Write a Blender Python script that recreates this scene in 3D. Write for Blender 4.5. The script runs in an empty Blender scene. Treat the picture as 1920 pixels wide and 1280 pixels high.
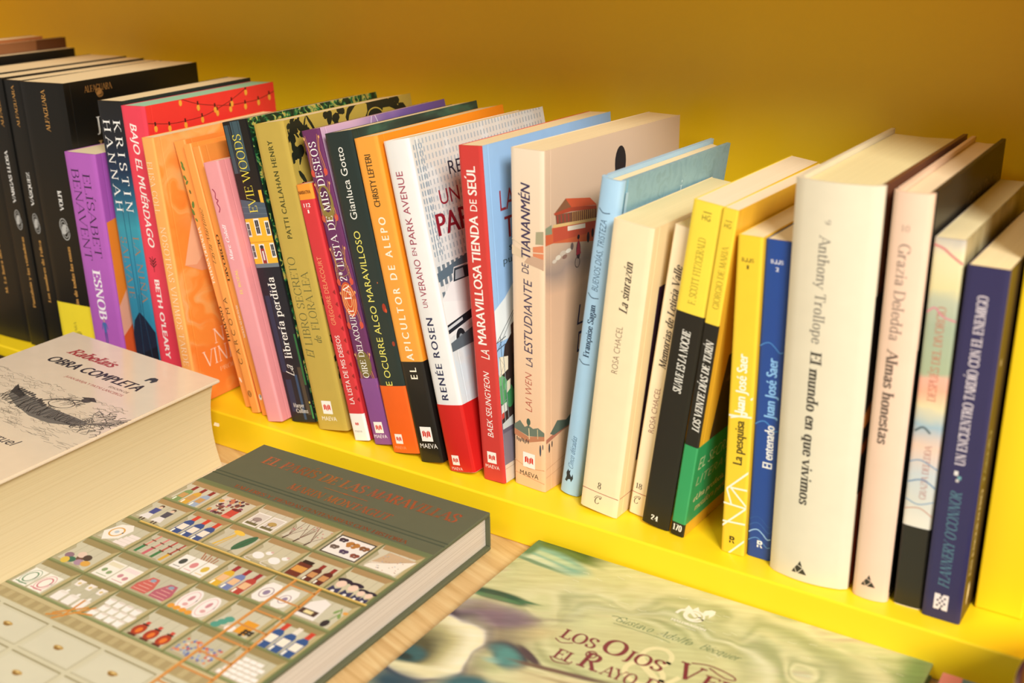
import bpy, bmesh, math, random, unicodedata
from mathutils import Vector, Matrix

S = bpy.context.scene
COL = S.collection
R = math.radians

# ---------------------------------------------------------------- camera
def make_camera():
    cd = bpy.data.cameras.new('camera'); cam = bpy.data.objects.new('camera', cd); COL.objects.link(cam)
    yaw, pitch, roll = R(-33.79921), R(20.50094), R(-0.78269)
    cy, sy, cp, sp = math.cos(yaw), math.sin(yaw), math.cos(pitch), math.sin(pitch)
    F = Vector((sy*cp, cy*cp, -sp)); X = Vector((cy, -sy, 0)); U = X.cross(F)
    X2 = X*math.cos(roll) + U*math.sin(roll); U2 = U*math.cos(roll) - X*math.sin(roll)
    M = Matrix((X2, U2, -F)).transposed().to_4x4(); M.translation = Vector((0.49907, -0.56066, 0.36598))
    cam.matrix_world = M
    cd.sensor_width = 36; cd.lens = 40.52983; cd.clip_start = .01
    cd.dof.use_dof = True; cd.dof.focus_distance = .80; cd.dof.aperture_fstop = 6.3
    S.camera = cam
make_camera()

# ---------------------------------------------------------------- world, lamps, exposure
w = bpy.data.worlds.new('world'); S.world = w; w.use_nodes = True
w.node_tree.nodes['Background'].inputs[0].default_value = (1, .975, .92, 1)
w.node_tree.nodes['Background'].inputs[1].default_value = .26
def area(name, loc, target, size, energy, color):
    l = bpy.data.lights.new(name, 'AREA'); l.shape = 'RECTANGLE'; l.size, l.size_y = size; l.energy = energy; l.color = color
    o = bpy.data.objects.new(name, l); COL.objects.link(o); o.location = loc
    o.rotation_euler = (Vector(target)-Vector(loc)).to_track_quat('-Z', 'Y').to_euler()
    return o
area('ceiling_lamp', (-.45, -1.9, 1.95), (.05, .0, .0), (1.0, .8), 17, (1, .975, .92))
area('ceiling_lamp', (2.1, -1.7, 1.85), (.05, .0, .0), (1.0, .8), 118, (1, .975, .92))
S.view_settings.view_transform = 'Standard'; S.view_settings.look = 'None'; S.view_settings.gamma = 1
S.view_settings.use_curve_mapping = False
S.view_settings.exposure = .0

# ---------------------------------------------------------------- materials
def lin(h):
    if not isinstance(h, str): return tuple(h)+(1,)
    h = h.lstrip('#'); v = [int(h[i:i+2], 16)/255 for i in (0, 2, 4)]
    return tuple(c/12.92 if c <= .04045 else ((c+.055)/1.055)**2.4 for c in v)+(1,)
MATS = {}
def base_mat(key, rough=.5, metal=0, coat=0):
    m = bpy.data.materials.new(key); m.use_nodes = True
    b = m.node_tree.nodes['Principled BSDF']
    b.inputs['Roughness'].default_value = rough; b.inputs['Metallic'].default_value = metal
    b.inputs['Coat Weight'].default_value = coat; b.inputs['Coat Roughness'].default_value = .12
    return m, m.node_tree, b
def mat(col, rough=.45, metal=0, coat=0):
    """printed or plain surface with a faint procedural mottle"""
    key = '%s_%s_%s_%s' % (col, rough, metal, coat)
    if key in MATS: return MATS[key]
    m, nt, b = base_mat('surface_'+key, rough, metal, coat)
    n = nt.nodes.new('ShaderNodeTexNoise'); n.inputs['Scale'].default_value = 90; n.inputs['Detail'].default_value = 3
    tc = nt.nodes.new('ShaderNodeTexCoord'); nt.links.new(tc.outputs['Object'], n.inputs['Vector'])
    mx = nt.nodes.new('ShaderNodeMix'); mx.data_type = 'RGBA'
    c = lin(col); mx.inputs['A'].default_value = tuple(x*.955 for x in c[:3])+(1,); mx.inputs['B'].default_value = tuple(min(1, x*1.045) for x in c[:3])+(1,)
    nt.links.new(n.outputs['Fac'], mx.inputs['Factor']); nt.links.new(mx.outputs['Result'], b.inputs['Base Color'])
    MATS[key] = m; return m
def coords(nt, axes):
    """object coordinates in mm, (a, b, 0) from the two named axes"""
    tc = nt.nodes.new('ShaderNodeTexCoord'); sp = nt.nodes.new('ShaderNodeSeparateXYZ'); nt.links.new(tc.outputs['Object'], sp.inputs[0])
    cb = nt.nodes.new('ShaderNodeCombineXYZ')
    for i, a in enumerate(axes): nt.links.new(sp.outputs['XYZ'.index(a)], cb.inputs[i])
    sc = nt.nodes.new('ShaderNodeVectorMath'); sc.operation = 'SCALE'; sc.inputs['Scale'].default_value = 1000
    nt.links.new(cb.outputs[0], sc.inputs[0]); return sc.outputs[0]
def mapped(nt, vec, loc=(0, 0), rot=0, sc=(1, 1)):
    mp = nt.nodes.new('ShaderNodeMapping'); mp.vector_type = 'TEXTURE'
    mp.inputs['Location'].default_value = (loc[0], loc[1], 0); mp.inputs['Rotation'].default_value = (0, 0, R(rot)); mp.inputs['Scale'].default_value = (sc[0], sc[1], 1)
    nt.links.new(vec, mp.inputs['Vector']); return mp.outputs[0]
def ramp(nt, fac, stops):
    r = nt.nodes.new('ShaderNodeValToRGB'); e = r.color_ramp.elements
    while len(e) < len(stops): e.new(.5)
    for i, (p, c) in enumerate(stops): e[i].position = p; e[i].color = lin(c)
    nt.links.new(fac, r.inputs[0]); return r.outputs[0]
def painted(key, axes, stops, streak=(20, 20, 0), warp=(0, 30), blobs=(), grad=None, rough=.4, coat=0, fine=0, detail=4):
    """a printed painting: streaky noise through a colour ramp (or a printed colour run along b), then soft elliptical dabs.
    blobs: (a, b, ra, rb, rot, colour, softness[, hole])"""
    if key in MATS: return MATS[key]
    m, nt, b = base_mat('print_'+key, rough, 0, coat)
    v = coords(nt, axes); v0 = v
    if warp[0]:
        n = nt.nodes.new('ShaderNodeTexNoise'); n.inputs['Scale'].default_value = 1; n.inputs['Detail'].default_value = 2
        nt.links.new(mapped(nt, v, sc=(warp[1], warp[1])), n.inputs['Vector'])
        sb = nt.nodes.new('ShaderNodeVectorMath'); sb.operation = 'SUBTRACT'; sb.inputs[1].default_value = (.5, .5, .5); nt.links.new(n.outputs['Color'], sb.inputs[0])
        s2 = nt.nodes.new('ShaderNodeVectorMath'); s2.operation = 'SCALE'; s2.inputs['Scale'].default_value = warp[0]*2; nt.links.new(sb.outputs[0], s2.inputs[0])
        ad = nt.nodes.new('ShaderNodeVectorMath'); ad.operation = 'ADD'; nt.links.new(v, ad.inputs[0]); nt.links.new(s2.outputs[0], ad.inputs[1]); v = ad.outputs[0]
    if grad:
        sp = nt.nodes.new('ShaderNodeSeparateXYZ'); nt.links.new(v, sp.inputs[0])
        mr = nt.nodes.new('ShaderNodeMapRange'); mr.inputs['From Min'].default_value = grad[0]; mr.inputs['From Max'].default_value = grad[1]
        nt.links.new(sp.outputs[1], mr.inputs['Value']); cur = ramp(nt, mr.outputs[0], stops)
    else:
        n = nt.nodes.new('ShaderNodeTexNoise'); n.inputs['Scale'].default_value = 1; n.inputs['Detail'].default_value = detail
        nt.links.new(mapped(nt, v, rot=streak[2], sc=streak[:2]), n.inputs['Vector'])
        mr = nt.nodes.new('ShaderNodeMapRange'); mr.inputs['From Min'].default_value = .28; mr.inputs['From Max'].default_value = .72
        nt.links.new(n.outputs['Fac'], mr.inputs['Value']); cur = ramp(nt, mr.outputs[0], stops)
    for bl in blobs:
        a0, b0, ra, rb, rot, c, soft = bl[:7]
        q = mapped(nt, v, (a0, b0), rot, (ra, rb))
        ln = nt.nodes.new('ShaderNodeVectorMath'); ln.operation = 'LENGTH'; nt.links.new(q, ln.inputs[0])
        mr = nt.nodes.new('ShaderNodeMapRange'); mr.interpolation_type = 'SMOOTHSTEP'
        mr.inputs['From Min'].default_value = 1-soft; mr.inputs['From Max'].default_value = 1+soft; mr.inputs['To Min'].default_value = 1; mr.inputs['To Max'].default_value = 0
        nt.links.new(ln.outputs['Value'], mr.inputs['Value']); f = mr.outputs[0]
        if len(bl) > 7:
            m2 = nt.nodes.new('ShaderNodeMapRange'); m2.interpolation_type = 'SMOOTHSTEP'
            m2.inputs['From Min'].default_value = bl[7]-soft; m2.inputs['From Max'].default_value = bl[7]+soft
            nt.links.new(ln.outputs['Value'], m2.inputs['Value'])
            mu = nt.nodes.new('ShaderNodeMath'); mu.operation = 'MULTIPLY'; nt.links.new(f, mu.inputs[0]); nt.links.new(m2.outputs[0], mu.inputs[1]); f = mu.outputs[0]
        mx = nt.nodes.new('ShaderNodeMix'); mx.data_type = 'RGBA'; nt.links.new(f, mx.inputs['Factor']); nt.links.new(cur, mx.inputs['A']); mx.inputs['B'].default_value = lin(c); cur = mx.outputs['Result']
    if fine:
        n = nt.nodes.new('ShaderNodeTexNoise'); n.inputs['Scale'].default_value = 1; n.inputs['Detail'].default_value = 5
        nt.links.new(mapped(nt, v, rot=streak[2], sc=(streak[0]*.35, streak[1]*.25)), n.inputs['Vector'])
        mx = nt.nodes.new('ShaderNodeMix'); mx.data_type = 'RGBA'; mx.blend_type = 'OVERLAY'; mx.inputs['Factor'].default_value = fine
        nt.links.new(cur, mx.inputs['A']); nt.links.new(n.outputs['Fac'], mx.inputs['B']); cur = mx.outputs['Result']
    nt.links.new(cur, b.inputs['Base Color']); MATS[key] = m; return m
def pages_mat(col='#efdcb2', dark='#dcc391', axis='X', scale=1.6, strength=.45):
    key = 'pages'+col+dark+axis+str(scale)
    if key in MATS: return MATS[key]
    m, nt, b = base_mat('paper_'+key, .85)
    tc = nt.nodes.new('ShaderNodeTexCoord'); sp = nt.nodes.new('ShaderNodeSeparateXYZ'); nt.links.new(tc.outputs['Object'], sp.inputs[0])
    mu = nt.nodes.new('ShaderNodeMath'); mu.operation = 'MULTIPLY'; mu.inputs[1].default_value = 1000*scale; nt.links.new(sp.outputs['XYZ'.index(axis)], mu.inputs[0])
    n = nt.nodes.new('ShaderNodeTexNoise'); n.noise_dimensions = '1D'; n.inputs['Scale'].default_value = 1; n.inputs['Detail'].default_value = 3; nt.links.new(mu.outputs[0], n.inputs['W'])
    r = ramp(nt, n.outputs['Fac'], [(.35, dark), (.55, col), (1, col)])
    mx = nt.nodes.new('ShaderNodeMix'); mx.data_type = 'RGBA'; mx.inputs['Factor'].default_value = strength; mx.inputs['A'].default_value = lin(col)
    nt.links.new(r, mx.inputs['B']); nt.links.new(mx.outputs['Result'], b.inputs['Base Color']); MATS[key] = m; return m
def wood_mat():
    if 'wood' in MATS: return MATS['wood']
    m, nt, b = base_mat('pale_oak', .42)
    v = coords(nt, 'XY')
    n = nt.nodes.new('ShaderNodeTexNoise'); n.inputs['Scale'].default_value = 1; n.inputs['Detail'].default_value = 6; n.inputs['Distortion'].default_value = .5
    nt.links.new(mapped(nt, v, rot=-16, sc=(90, 5)), n.inputs['Vector'])
    c = ramp(nt, n.outputs['Fac'], [(.3, '#c79e64'), (.5, '#d8b279'), (.7, '#e3c48c')])
    nt.links.new(c, b.inputs['Base Color'])
    bp = nt.nodes.new('ShaderNodeBump'); bp.inputs['Strength'].default_value = .08; bp.inputs['Distance'].default_value = .0004; nt.links.new(n.outputs['Fac'], bp.inputs['Height']); nt.links.new(bp.outputs[0], b.inputs['Normal'])
    MATS['wood'] = m; return m
def lacquer_mat(col='#ffd21e'):
    if 'lacquer'+col in MATS: return MATS['lacquer'+col]
    m, nt, b = base_mat('yellow_lacquer', .38)
    n = nt.nodes.new('ShaderNodeTexNoise'); n.inputs['Scale'].default_value = 700; n.inputs['Detail'].default_value = 2
    tc = nt.nodes.new('ShaderNodeTexCoord'); nt.links.new(tc.outputs['Object'], n.inputs['Vector'])
    bp = nt.nodes.new('ShaderNodeBump'); bp.inputs['Strength'].default_value = .06; bp.inputs['Distance'].default_value = .0003; nt.links.new(n.outputs['Fac'], bp.inputs['Height']); nt.links.new(bp.outputs[0], b.inputs['Normal'])
    b.inputs['Base Color'].default_value = lin(col); MATS['lacquer'+col] = m; return m

# ---------------------------------------------------------------- lettering
# a small roman face drawn as pen strokes: "x,y x,y" straight, "~" smooth curve, "/b /s /e" serif at both/start/end, "*k" weight, "=" tick
GL = {
'A':(76,'2,0 37,100*.45/s;37,100 74,0/e;17,34 60,34'),'B':(66,'14,0 14,100/b;~14,98 36,98 52,90 56,77 50,61 36,54 14,54;~14,54 40,54 57,45 62,28 56,10 38,2 14,2'),
'C':(74,'~70,76 60,94 42,101 22,92 9,68 9,34 22,8 42,-1 60,6 71,24;70,100 70,74*.4'),'D':(78,'14,0 14,100/b;~14,98 38,98 60,89 72,66 72,34 60,11 38,2 14,2'),
'E':(64,'14,0 14,100/b;14,98 58,98;14,53 46,53;14,2 61,2;58,99 58,80*.5;61,1 61,22*.5;46,64 46,42*.4'),'F':(60,'14,0 14,100/b;14,98 57,98;14,50 45,50;57,99 57,80*.5;45,61 45,39*.4'),
'G':(80,'~70,76 60,94 42,101 22,92 9,68 9,34 22,8 42,-1 58,3 69,12;69,0 69,40;58,41 80,41;70,100 70,76*.4'),'H':(86,'14,0 14,100/b;72,0 72,100/b;14,52 72,52'),
'I':(30,'15,0 15,100/b'),'J':(40,'24,100 24,10/s;~24,12 21,-8 12,-18 2,-16'),'K':(76,'14,0 14,100/b;66,100 15,44*.45/s;28,58 70,0/e'),
'L':(60,'14,0 14,100/b;14,2 58,2;58,1 58,24*.5'),'M':(96,'12,0 17,100*.45/b;17,100 48,4;48,4 80,100*.5;80,100 84,0/e'),'N':(84,'14,0 14,100*.45/b;12,100 70,0;71,0 71,100*.45/e'),
'O':(84,'~42,101 21,92 9,68 9,32 21,8 42,-1 63,8 75,32 75,68 63,92 42,101'),'P':(64,'14,0 14,100/b;~14,98 38,98 54,90 60,73 54,55 38,47 14,47'),
'Q':(84,'~42,101 21,92 9,68 9,32 21,8 42,-1 63,8 75,32 75,68 63,92 42,101;46,4 74,-22'),'R':(72,'14,0 14,100/b;~14,98 38,98 54,90 58,75 52,59 36,51 14,51;34,51 68,0/e'),
'S':(58,'~51,78 44,94 28,101 13,94 8,78 15,62 30,52 46,41 52,24 44,6 28,-1 13,5 7,22;51,100 51,76*.4;7,0 7,24*.4'),'T':(70,'35,0 35,100/s;4,98 66,98;5,99 5,78*.5;65,99 65,78*.5'),
'U':(82,'13,100 13,32/s;~13,34 17,10 40,-1 63,10 68,34;68,30 68,100*.45/e'),'V':(76,'2,100 38,0/s;38,0 72,100*.45/e'),'W':(108,'2,100 32,0/s;32,0 56,100*.45;56,100 80,0;80,0 106,100*.45/e'),
'X':(76,'4,100 70,0/b;68,100 6,0*.45/b'),'Y':(74,'3,100 37,48/s;71,100 37,48*.45/s;37,50 37,0/e'),'Z':(68,'6,98 60,98;62,98 6,2*.8;6,2 64,2;7,99 7,78*.5;63,1 63,22*.5'),
'a':(52,'~10,50 16,62 28,67 38,60 40,48;40,50 40,10;~40,10 43,1 52,3;~40,38 20,32 9,18 16,2 28,0 40,14'),'b':(58,'12,104 12,2/s;~12,46 24,64 36,66 48,54 51,33 46,10 33,-1 20,4 12,16'),
'c':(48,'~43,50 36,64 26,67 14,58 8,34 14,8 28,-1 38,4 45,18'),'d':(60,'46,104 46,0/b;~46,50 36,64 26,67 13,57 8,33 13,9 26,-1 38,6 46,18'),
'e':(50,'~9,38 44,38 42,56 28,67 14,58 8,34 14,8 28,-1 38,4 45,18'),'f':(36,'15,0 15,80/s;~15,78 18,98 30,104 40,98;4,64 32,64'),
'g':(54,'~27,67 14,62 10,46 16,30 27,25 40,32 43,46 39,60 27,67;~16,30 10,20 20,10 40,8 48,-4 42,-20 26,-27 10,-22 7,-10 14,0;40,60 52,66'),
'h':(60,'12,0 12,104/b;~12,44 24,62 36,66 45,58 47,42;47,44 47,0/e'),'i':(28,'13,0 13,65/b;11,88 15,88*1.6;13,84 13,92'),'j':(28,'15,65 15,-10/s;~15,-8 12,-24 0,-26;13,88 17,88*1.6;15,84 15,92'),
'k':(58,'12,0 12,104/b;46,66 13,30*.5/s;24,40 54,0/e'),'l':(28,'13,0 13,104/b'),'m':(90,'12,0 12,66/b;~12,44 24,62 35,66 43,58 45,42;45,44 45,0/e;~45,44 57,62 68,66 76,58 78,42;78,44 78,0/e'),
'n':(60,'12,0 12,66/b;~12,44 24,62 36,66 45,58 47,42;47,44 47,0/e'),'o':(56,'~28,67 14,58 8,33 14,8 28,-1 42,8 48,33 42,58 28,67'),'p':(60,'12,-26 12,66/b;~12,46 24,64 36,66 48,54 51,33 46,10 33,-1 20,4 12,16'),
'q':(60,'46,-26 46,66/s;~46,50 36,64 26,67 13,57 8,33 13,9 26,-1 38,6 46,18'),'r':(44,'12,0 12,66/b;~12,42 22,60 32,66 42,60'),'s':(44,'~38,50 33,62 22,67 11,60 10,48 20,38 32,30 37,16 30,2 20,-1 10,4 6,16'),
't':(36,'15,84 15,14;~15,16 18,1 28,0 36,8;4,64 32,64'),'u':(60,'12,66 12,20/s;~12,22 15,4 24,-1 36,4 46,22;46,66 46,0/b'),'v':(54,'2,65 27,0/s;27,0 52,65*.45/e'),'w':(80,'2,65 23,0/s;23,0 40,62*.45;40,62 58,0;58,0 78,65*.45/e'),
'x':(54,'3,65 50,0/b;48,65 5,0*.45/b'),'y':(54,'2,65 28,0/s;52,65 22,-16*.45/s;~22,-16 16,-26 6,-24'),'z':(50,'6,64 44,64;46,64 5,2*.8;5,2 46,2'),
'0':(56,'~28,100 14,86 9,50 14,14 28,0 42,14 47,50 42,86 28,100'),'1':(40,'22,0 22,100/s;22,98 8,84*.7'),'2':(54,'~9,74 14,94 28,100 42,92 44,74 34,52 18,28 8,4;8,3 48,3'),
'4':(58,'40,0 40,100/s;40,98 6,30*.5;5,30 54,30'),'7':(52,'6,98 48,98;48,98 20,0'),'8':(56,'~28,100 14,92 14,66 28,54 44,42 46,14 28,0 10,14 12,42 28,54 42,66 42,92 28,100'),'9':(54,'~44,62 32,46 18,50 9,68 14,92 28,100 42,90 46,62 40,24 26,4 10,2'),
'.':(24,'9,4 15,4*1.6;12,0 12,8'),',':(24,'9,5 15,5*1.6;14,6 8,-16*.6'),"'":(22,'11,100 9,72*.8'),'&':(80,'~74,44 60,8 34,-1 12,10 10,32 28,52 46,70 44,92 30,100 18,90 22,68 44,34 72,2'),
'\u00aa':(34,'~8,86 14,98 26,92 26,70;26,72 26,60;~26,82 12,78 8,66 18,60 26,68;6,50 28,50'),'\u00ab':(44,'20,56 6,34*.6;6,34 20,12*.6;38,56 24,34*.6;24,34 38,12*.6'),' ':(30,''),
}
ACC = {'\u0301':'3,116 16,134*.7','\u0303':'~-18,114 -8,124 8,114 18,124','\u0327':'~0,-2 6,-12 0,-24 -12,-24'}
def smooth(P, n=5):
    closed = P[0] == P[-1]; out = []; k = len(P)
    for i in range(k-1):
        p1, p2 = P[i], P[i+1]
        p0 = P[i-1] if i > 0 else (P[-2] if closed else p1); p3 = P[i+2] if i+2 < k else (P[1] if closed else p2)
        for j in range(n):
            t = j/n
            out.append(tuple(.5*((2*b)+(-a+c)*t+(2*a-5*b+4*c-d)*t*t+(-a+3*b-3*c+d)*t**3) for a, b, c, d in zip(p0, p1, p2, p3)))
    out.append(P[-1]); return out
def stroke_polys(P, wfun):
    """quads along a polyline, width by direction; returns a list of quads"""
    L = []
    for i, p in enumerate(P):
        a = P[max(i-1, 0)]; b = P[min(i+1, len(P)-1)]
        dx, dy = b[0]-a[0], b[1]-a[1]; l = math.hypot(dx, dy) or 1; dx /= l; dy /= l
        h = wfun(dx, dy)/2; L.append(((p[0]-dy*h, p[1]+dx*h), (p[0]+dy*h, p[1]-dx*h)))
    return [[L[i][0], L[i+1][0], L[i+1][1], L[i][1]] for i in range(len(L)-1)]
FONTS = dict(S=(13, 4, 1, 0), SB=(20, 5, 1, 0), SL=(9, 3, 1, 0), SI=(12, 4, 1, .24), SBI=(18, 5, 1, .24), C=(9, 4, 0, .42), X=(17, 8, 1, 0), XI=(22, 8, 1, .26))
GCACHE = {}
def glyph(ch, font):
    k = (ch, font)
    if k in GCACHE: return GCACHE[k]
    d = unicodedata.normalize('NFD', ch); base = d[0]
    adv, src = GL.get(base, GL['o']); thick, thin, serif, shear = FONTS[font]
    low = base.islower(); polys = []
    def wf(dx, dy, kk): return (thin+(thick-thin)*abs(dy)**1.4)*kk if kk <= 1.01 else thick*kk
    jobs = [(s, 0, 0) for s in src.split(';') if s]
    if len(d) > 1: jobs.append((ACC.get(d[1], ACC['\u0301']), adv/2, -34 if (low and d[1] != '\u0327') else 0))
    for s, ox, oy in jobs:
        kk, sf = 1, ''
        if '/' in s: s, sf = s.split('/')
        if '*' in s: s, q = s.split('*'); kk = float(q)
        sm = s.startswith('~'); P = [tuple(float(v) for v in q.split(',')) for q in s.lstrip('~').split()]
        P = [(x+ox, y+oy) for x, y in P]
        if sm: P = smooth(P)
        polys += stroke_polys(P, lambda dx, dy: wf(dx, dy, kk))
        if serif:
            for e, f in ((P[0], 's'), (P[-1], 'e')):
                if f in sf or 'b' in sf:
                    hw = thick*.62*max(kk, .6)+7; up = -1 if e[1] > 30 else 1
                    y0 = e[1]; y1 = y0+up*thin*1.1
                    polys.append([(e[0]-hw, y0), (e[0]+hw, y0), (e[0]+hw, y1), (e[0]-hw, y1)])
    polys = [[(x+shear*y, y) for x, y in p] for p in polys]
    GCACHE[k] = (adv, polys); return GCACHE[k]
SANS = dict(N=(0, 0), NB=(.022, 0), NL=(-.012, 0), NI=(0, .22), NBI=(.016, .22), NLI=(-.012, .22), NX=(.028, 0), NBX=(.034, .2))
def sans_polys(text, font, track=0):
    off, shear = SANS[font]
    c = bpy.data.curves.new('lettering', 'FONT'); c.body = text; c.offset = min(off, 0); c.shear = shear; c.resolution_u = 3; c.size = 1; c.space_character = track or 1
    o = bpy.data.objects.new('lettering', c); COL.objects.link(o)
    me = bpy.data.meshes.new_from_object(o.evaluated_get(bpy.context.evaluated_depsgraph_get()))
    P = [[tuple(me.vertices[i].co[:2]) for i in f.vertices] for f in me.polygons]
    bpy.data.objects.remove(o); bpy.data.curves.remove(c); bpy.data.meshes.remove(me)
    if off > 0:   # heavier weights: the outline laid three times, a hair apart
        P = [[(a+d*off*1.1, b) for a, b in q] for q in P for d in (-1, 0, 1)]
    return P, .729
def text_polys(text, font, length, cap, track=0):
    """polygons with the text spanning 0..length along x, caps 0..cap along y"""
    if font in SANS:
        P, ch = sans_polys(text, font, track)
    else:
        P, x, ch = [], 0, 100
        for c in text:
            adv, g = glyph(c, font); P += [[(a+x, b) for a, b in q] for q in g]; x += adv+6+track
    xs = [p[0] for q in P for p in q]; x0, x1 = min(xs), max(xs); k = length/(x1-x0)
    return [[((a-x0)*k, b/ch*cap) for a, b in q] for q in P]

# ---------------------------------------------------------------- mesh building
def link(name, bm, mats, parent=None, smooth_=False):
    me = bpy.data.meshes.new(name); bm.to_mesh(me); bm.free()
    for m in mats: me.materials.append(m)
    if smooth_:
        for p in me.polygons: p.use_smooth = True
    o = bpy.data.objects.new(name, me); COL.objects.link(o)
    if parent: o.parent = parent
    return o
def thing(name, label, cat, loc=(0, 0, 0), rot=(0, 0, 0), group=None):
    o = bpy.data.objects.new(name, None); COL.objects.link(o); o.location = loc; o.rotation_euler = rot
    o.empty_display_size = .02; o['label'] = label; o['category'] = cat
    if group: o['group'] = group
    return o
def box(bm, lo, hi, mi=0, bev=0):
    r = bmesh.ops.create_cube(bm, size=1)
    for v in r['verts']: v.co = Vector([(lo[i]+hi[i])/2+v.co[i]*(hi[i]-lo[i]) for i in range(3)])
    fs = {f for v in r['verts'] for f in v.link_faces}
    for f in fs: f.material_index = mi
    if bev:
        es = list({e for f in fs for e in f.edges})
        b = bmesh.ops.bevel(bm, geom=es, offset=bev, segments=2, affect='EDGES', profile=.5)
        for f in b['faces']: f.material_index = mi
def prism(bm, prof, zs, zmat, axis='Z'):
    """closed profile [(x,y)] swept through the z levels; zmat gives a material index per section"""
    rows = [[bm.verts.new((x, y, z)) for x, y in prof] for z in zs]; n = len(prof)
    for k in range(len(zs)-1):
        for i in range(n):
            f = bm.faces.new((rows[k][i], rows[k][(i+1) % n], rows[k+1][(i+1) % n], rows[k+1][i])); f.material_index = zmat[k]
    f = bm.faces.new(rows[0][::-1]); f.material_index = zmat[0]
    f = bm.faces.new(rows[-1]); f.material_index = zmat[-1]
def round_shade(bm, ang=.6):
    bm.normal_update()
    for e in bm.edges: e.smooth = len(e.link_faces) == 2 and e.calc_face_angle() < ang
    for f in bm.faces: f.smooth = True
class Mats:
    """material slots of one mesh"""
    def __init__(s): s.l = []
    def __call__(s, m):
        if m not in s.l: s.l.append(m)
        return s.l.index(m)
def ink(spec):
    """colour of a print: '#hex' or '#hex!m' metallic foil"""
    if spec.endswith('!m'): return mat(spec[:-2], .42, .85)
    return mat(spec, .42)
def ell(a, b, ra, rb, rot=0, n=20):
    c, s = math.cos(R(rot)), math.sin(R(rot))
    return [(a+ra*math.cos(2*math.pi*i/n)*c-rb*math.sin(2*math.pi*i/n)*s, b+ra*math.cos(2*math.pi*i/n)*s+rb*math.sin(2*math.pi*i/n)*c) for i in range(n)]
def expand(it):
    """one print item -> (colour, polygons in mm)"""
    k = it[0]
    if k == 't':
        _, txt, font, d, cen, a, b, cap, col = it[:9]
        P = text_polys(txt, font, abs(b-a), cap, it[9] if len(it) > 9 else 0)
        if d == 'u': return [(col, [[(cen+cap/2-y, a+x) for x, y in q] for q in P])]
        if d == 'd': return [(col, [[(cen-cap/2+y, a-x) for x, y in q] for q in P])]
        return [(col, [[(a+x, cen-cap/2+y) for x, y in q] for q in P])]
    if k == 'p': return [(it[1], [list(it[2])])]
    if k == 'r': _, c, a0, b0, a1, b1 = it; return [(c, [[(a0, b0), (a1, b0), (a1, b1), (a0, b1)]])]
    if k == 'l':
        P = it[3] if len(it) < 5 else smooth(list(it[3]), 4)
        return [(it[1], stroke_polys(list(P), lambda dx, dy: it[2]))]
    if k == 'e': return [(it[1], [ell(*it[2:])])]
    if k == 'o':
        _, c, a, b, ra, rb, wd = it[:7]; rot = it[7] if len(it) > 7 else 0
        E = ell(a, b, ra, rb, rot, 24); return [(c, stroke_polys(E+[E[0], E[1]], lambda dx, dy: wd))]
    if k == 'maeva':
        _, a, b, h, tc, th = it
        f = h/2; out = []
        W = lambda P: [(a+x*h, b+y*h) for x, y in P]
        if tc != 'bare': out.append(('#fbf3ea', [W([(-.5, -.54), (.5, -.54), (.5, .54), (-.5, .54)])]))
        red = '#d8382c'
        for s in (-1, 1):
            out.append((red, [W([(s*.03, -.30), (s*.03, .12), (s*.17, .27), (s*.17, -.14)])]))
            out.append((red, [W([(s*.20, -.14), (s*.20, .27), (s*.35, .17), (s*.35, -.24)])]))
        P = text_polys('MAEVA', 'N', h*1.55, h*.36); tcol = '#a8a29c' if tc == 'bare' else tc
        out.append((tcol, [[(a-h*.775+x, th-h*.18+y) for x, y in q] for q in P])); return out
    if k == 'knot':
        _, c, a, b, ra, rb = it; out = []
        for s in (-1, 1):
            out += expand(('o', c, a-s*ra*.12, b+s*rb*.3, ra*.8, rb*.66, ra*.13, 0)); out += expand(('o', c, a-s*ra*.12, b+s*rb*.3, ra*.5, rb*.42, ra*.1, 0))
        for j in range(-2, 3): out += expand(('l', c, ra*.17, [(a-ra*.28+j*ra*.16, b-rb*.45), (a+ra*.12+j*ra*.16, b+rb*.45)]))
        return out
    if k == 'tri':
        _, a, b, h = it; d = '#33312c'
        return [(d, [[(a-h*.5, b-h*.42), (a-h*.34, b-h*.1), (a-h*.2, b-h*.42)], [(a-h*.3, b-h*.06), (a-h*.16, b+h*.16), (a+h*.2, b+.0), (a-h*.14, b-h*.4)],
                     [(a-h*.12, b+h*.2), (a+.02*h, b+h*.5), (a+h*.18, b+h*.08)], [(a-h*.08, b-h*.42), (a+h*.24, b-h*.02), (a+h*.5, b-h*.42)]])]
    if k == 'rlogo':
        _, c, a, b, h = it; W = lambda P: [(a+x*h, b+y*h) for x, y in P]
        return [(c, [W([(-.36, .5), (-.12, .5), (-.12, -.05), (-.36, -.05)]), W([(-.12, .5), (.2, .5), (.36, .34), (.12, .3), (-.12, .32)]), W([(.36, .34), (.36, .08), (.2, -.05), (.12, .12), (.12, .3)]), W([(-.12, .12), (.12, .12), (.2, -.05), (-.12, -.05)]),
                     W([(-.36, -.16), (-.14, -.16), (-.14, -.5), (-.36, -.5)]), W([(.02, -.16), (.22, -.16), (.4, -.5), (.18, -.5)])])]
    if k == 'bars': # rows of small windows: colour, a0,b0,a1,b1,nx,ny,fill
        _, c, a0, b0, a1, b1, nx, ny, fx, fy = it[:10]; sk = it[10] if len(it) > 10 else 0; P = []
        for i in range(nx):
            for j in range(ny):
                x = a0+(a1-a0)*(i+.5)/nx; y = b0+(b1-b0)*(j+.5)/ny + sk*(x-a0); hx = (a1-a0)/nx*fx/2; hy = (b1-b0)/ny*fy/2
                P.append([(x-hx, y-hy), (x+hx, y-hy), (x+hx, y+hy), (x-hx, y+hy)])
        return [(c, P)]
    raise ValueError(k)
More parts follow.
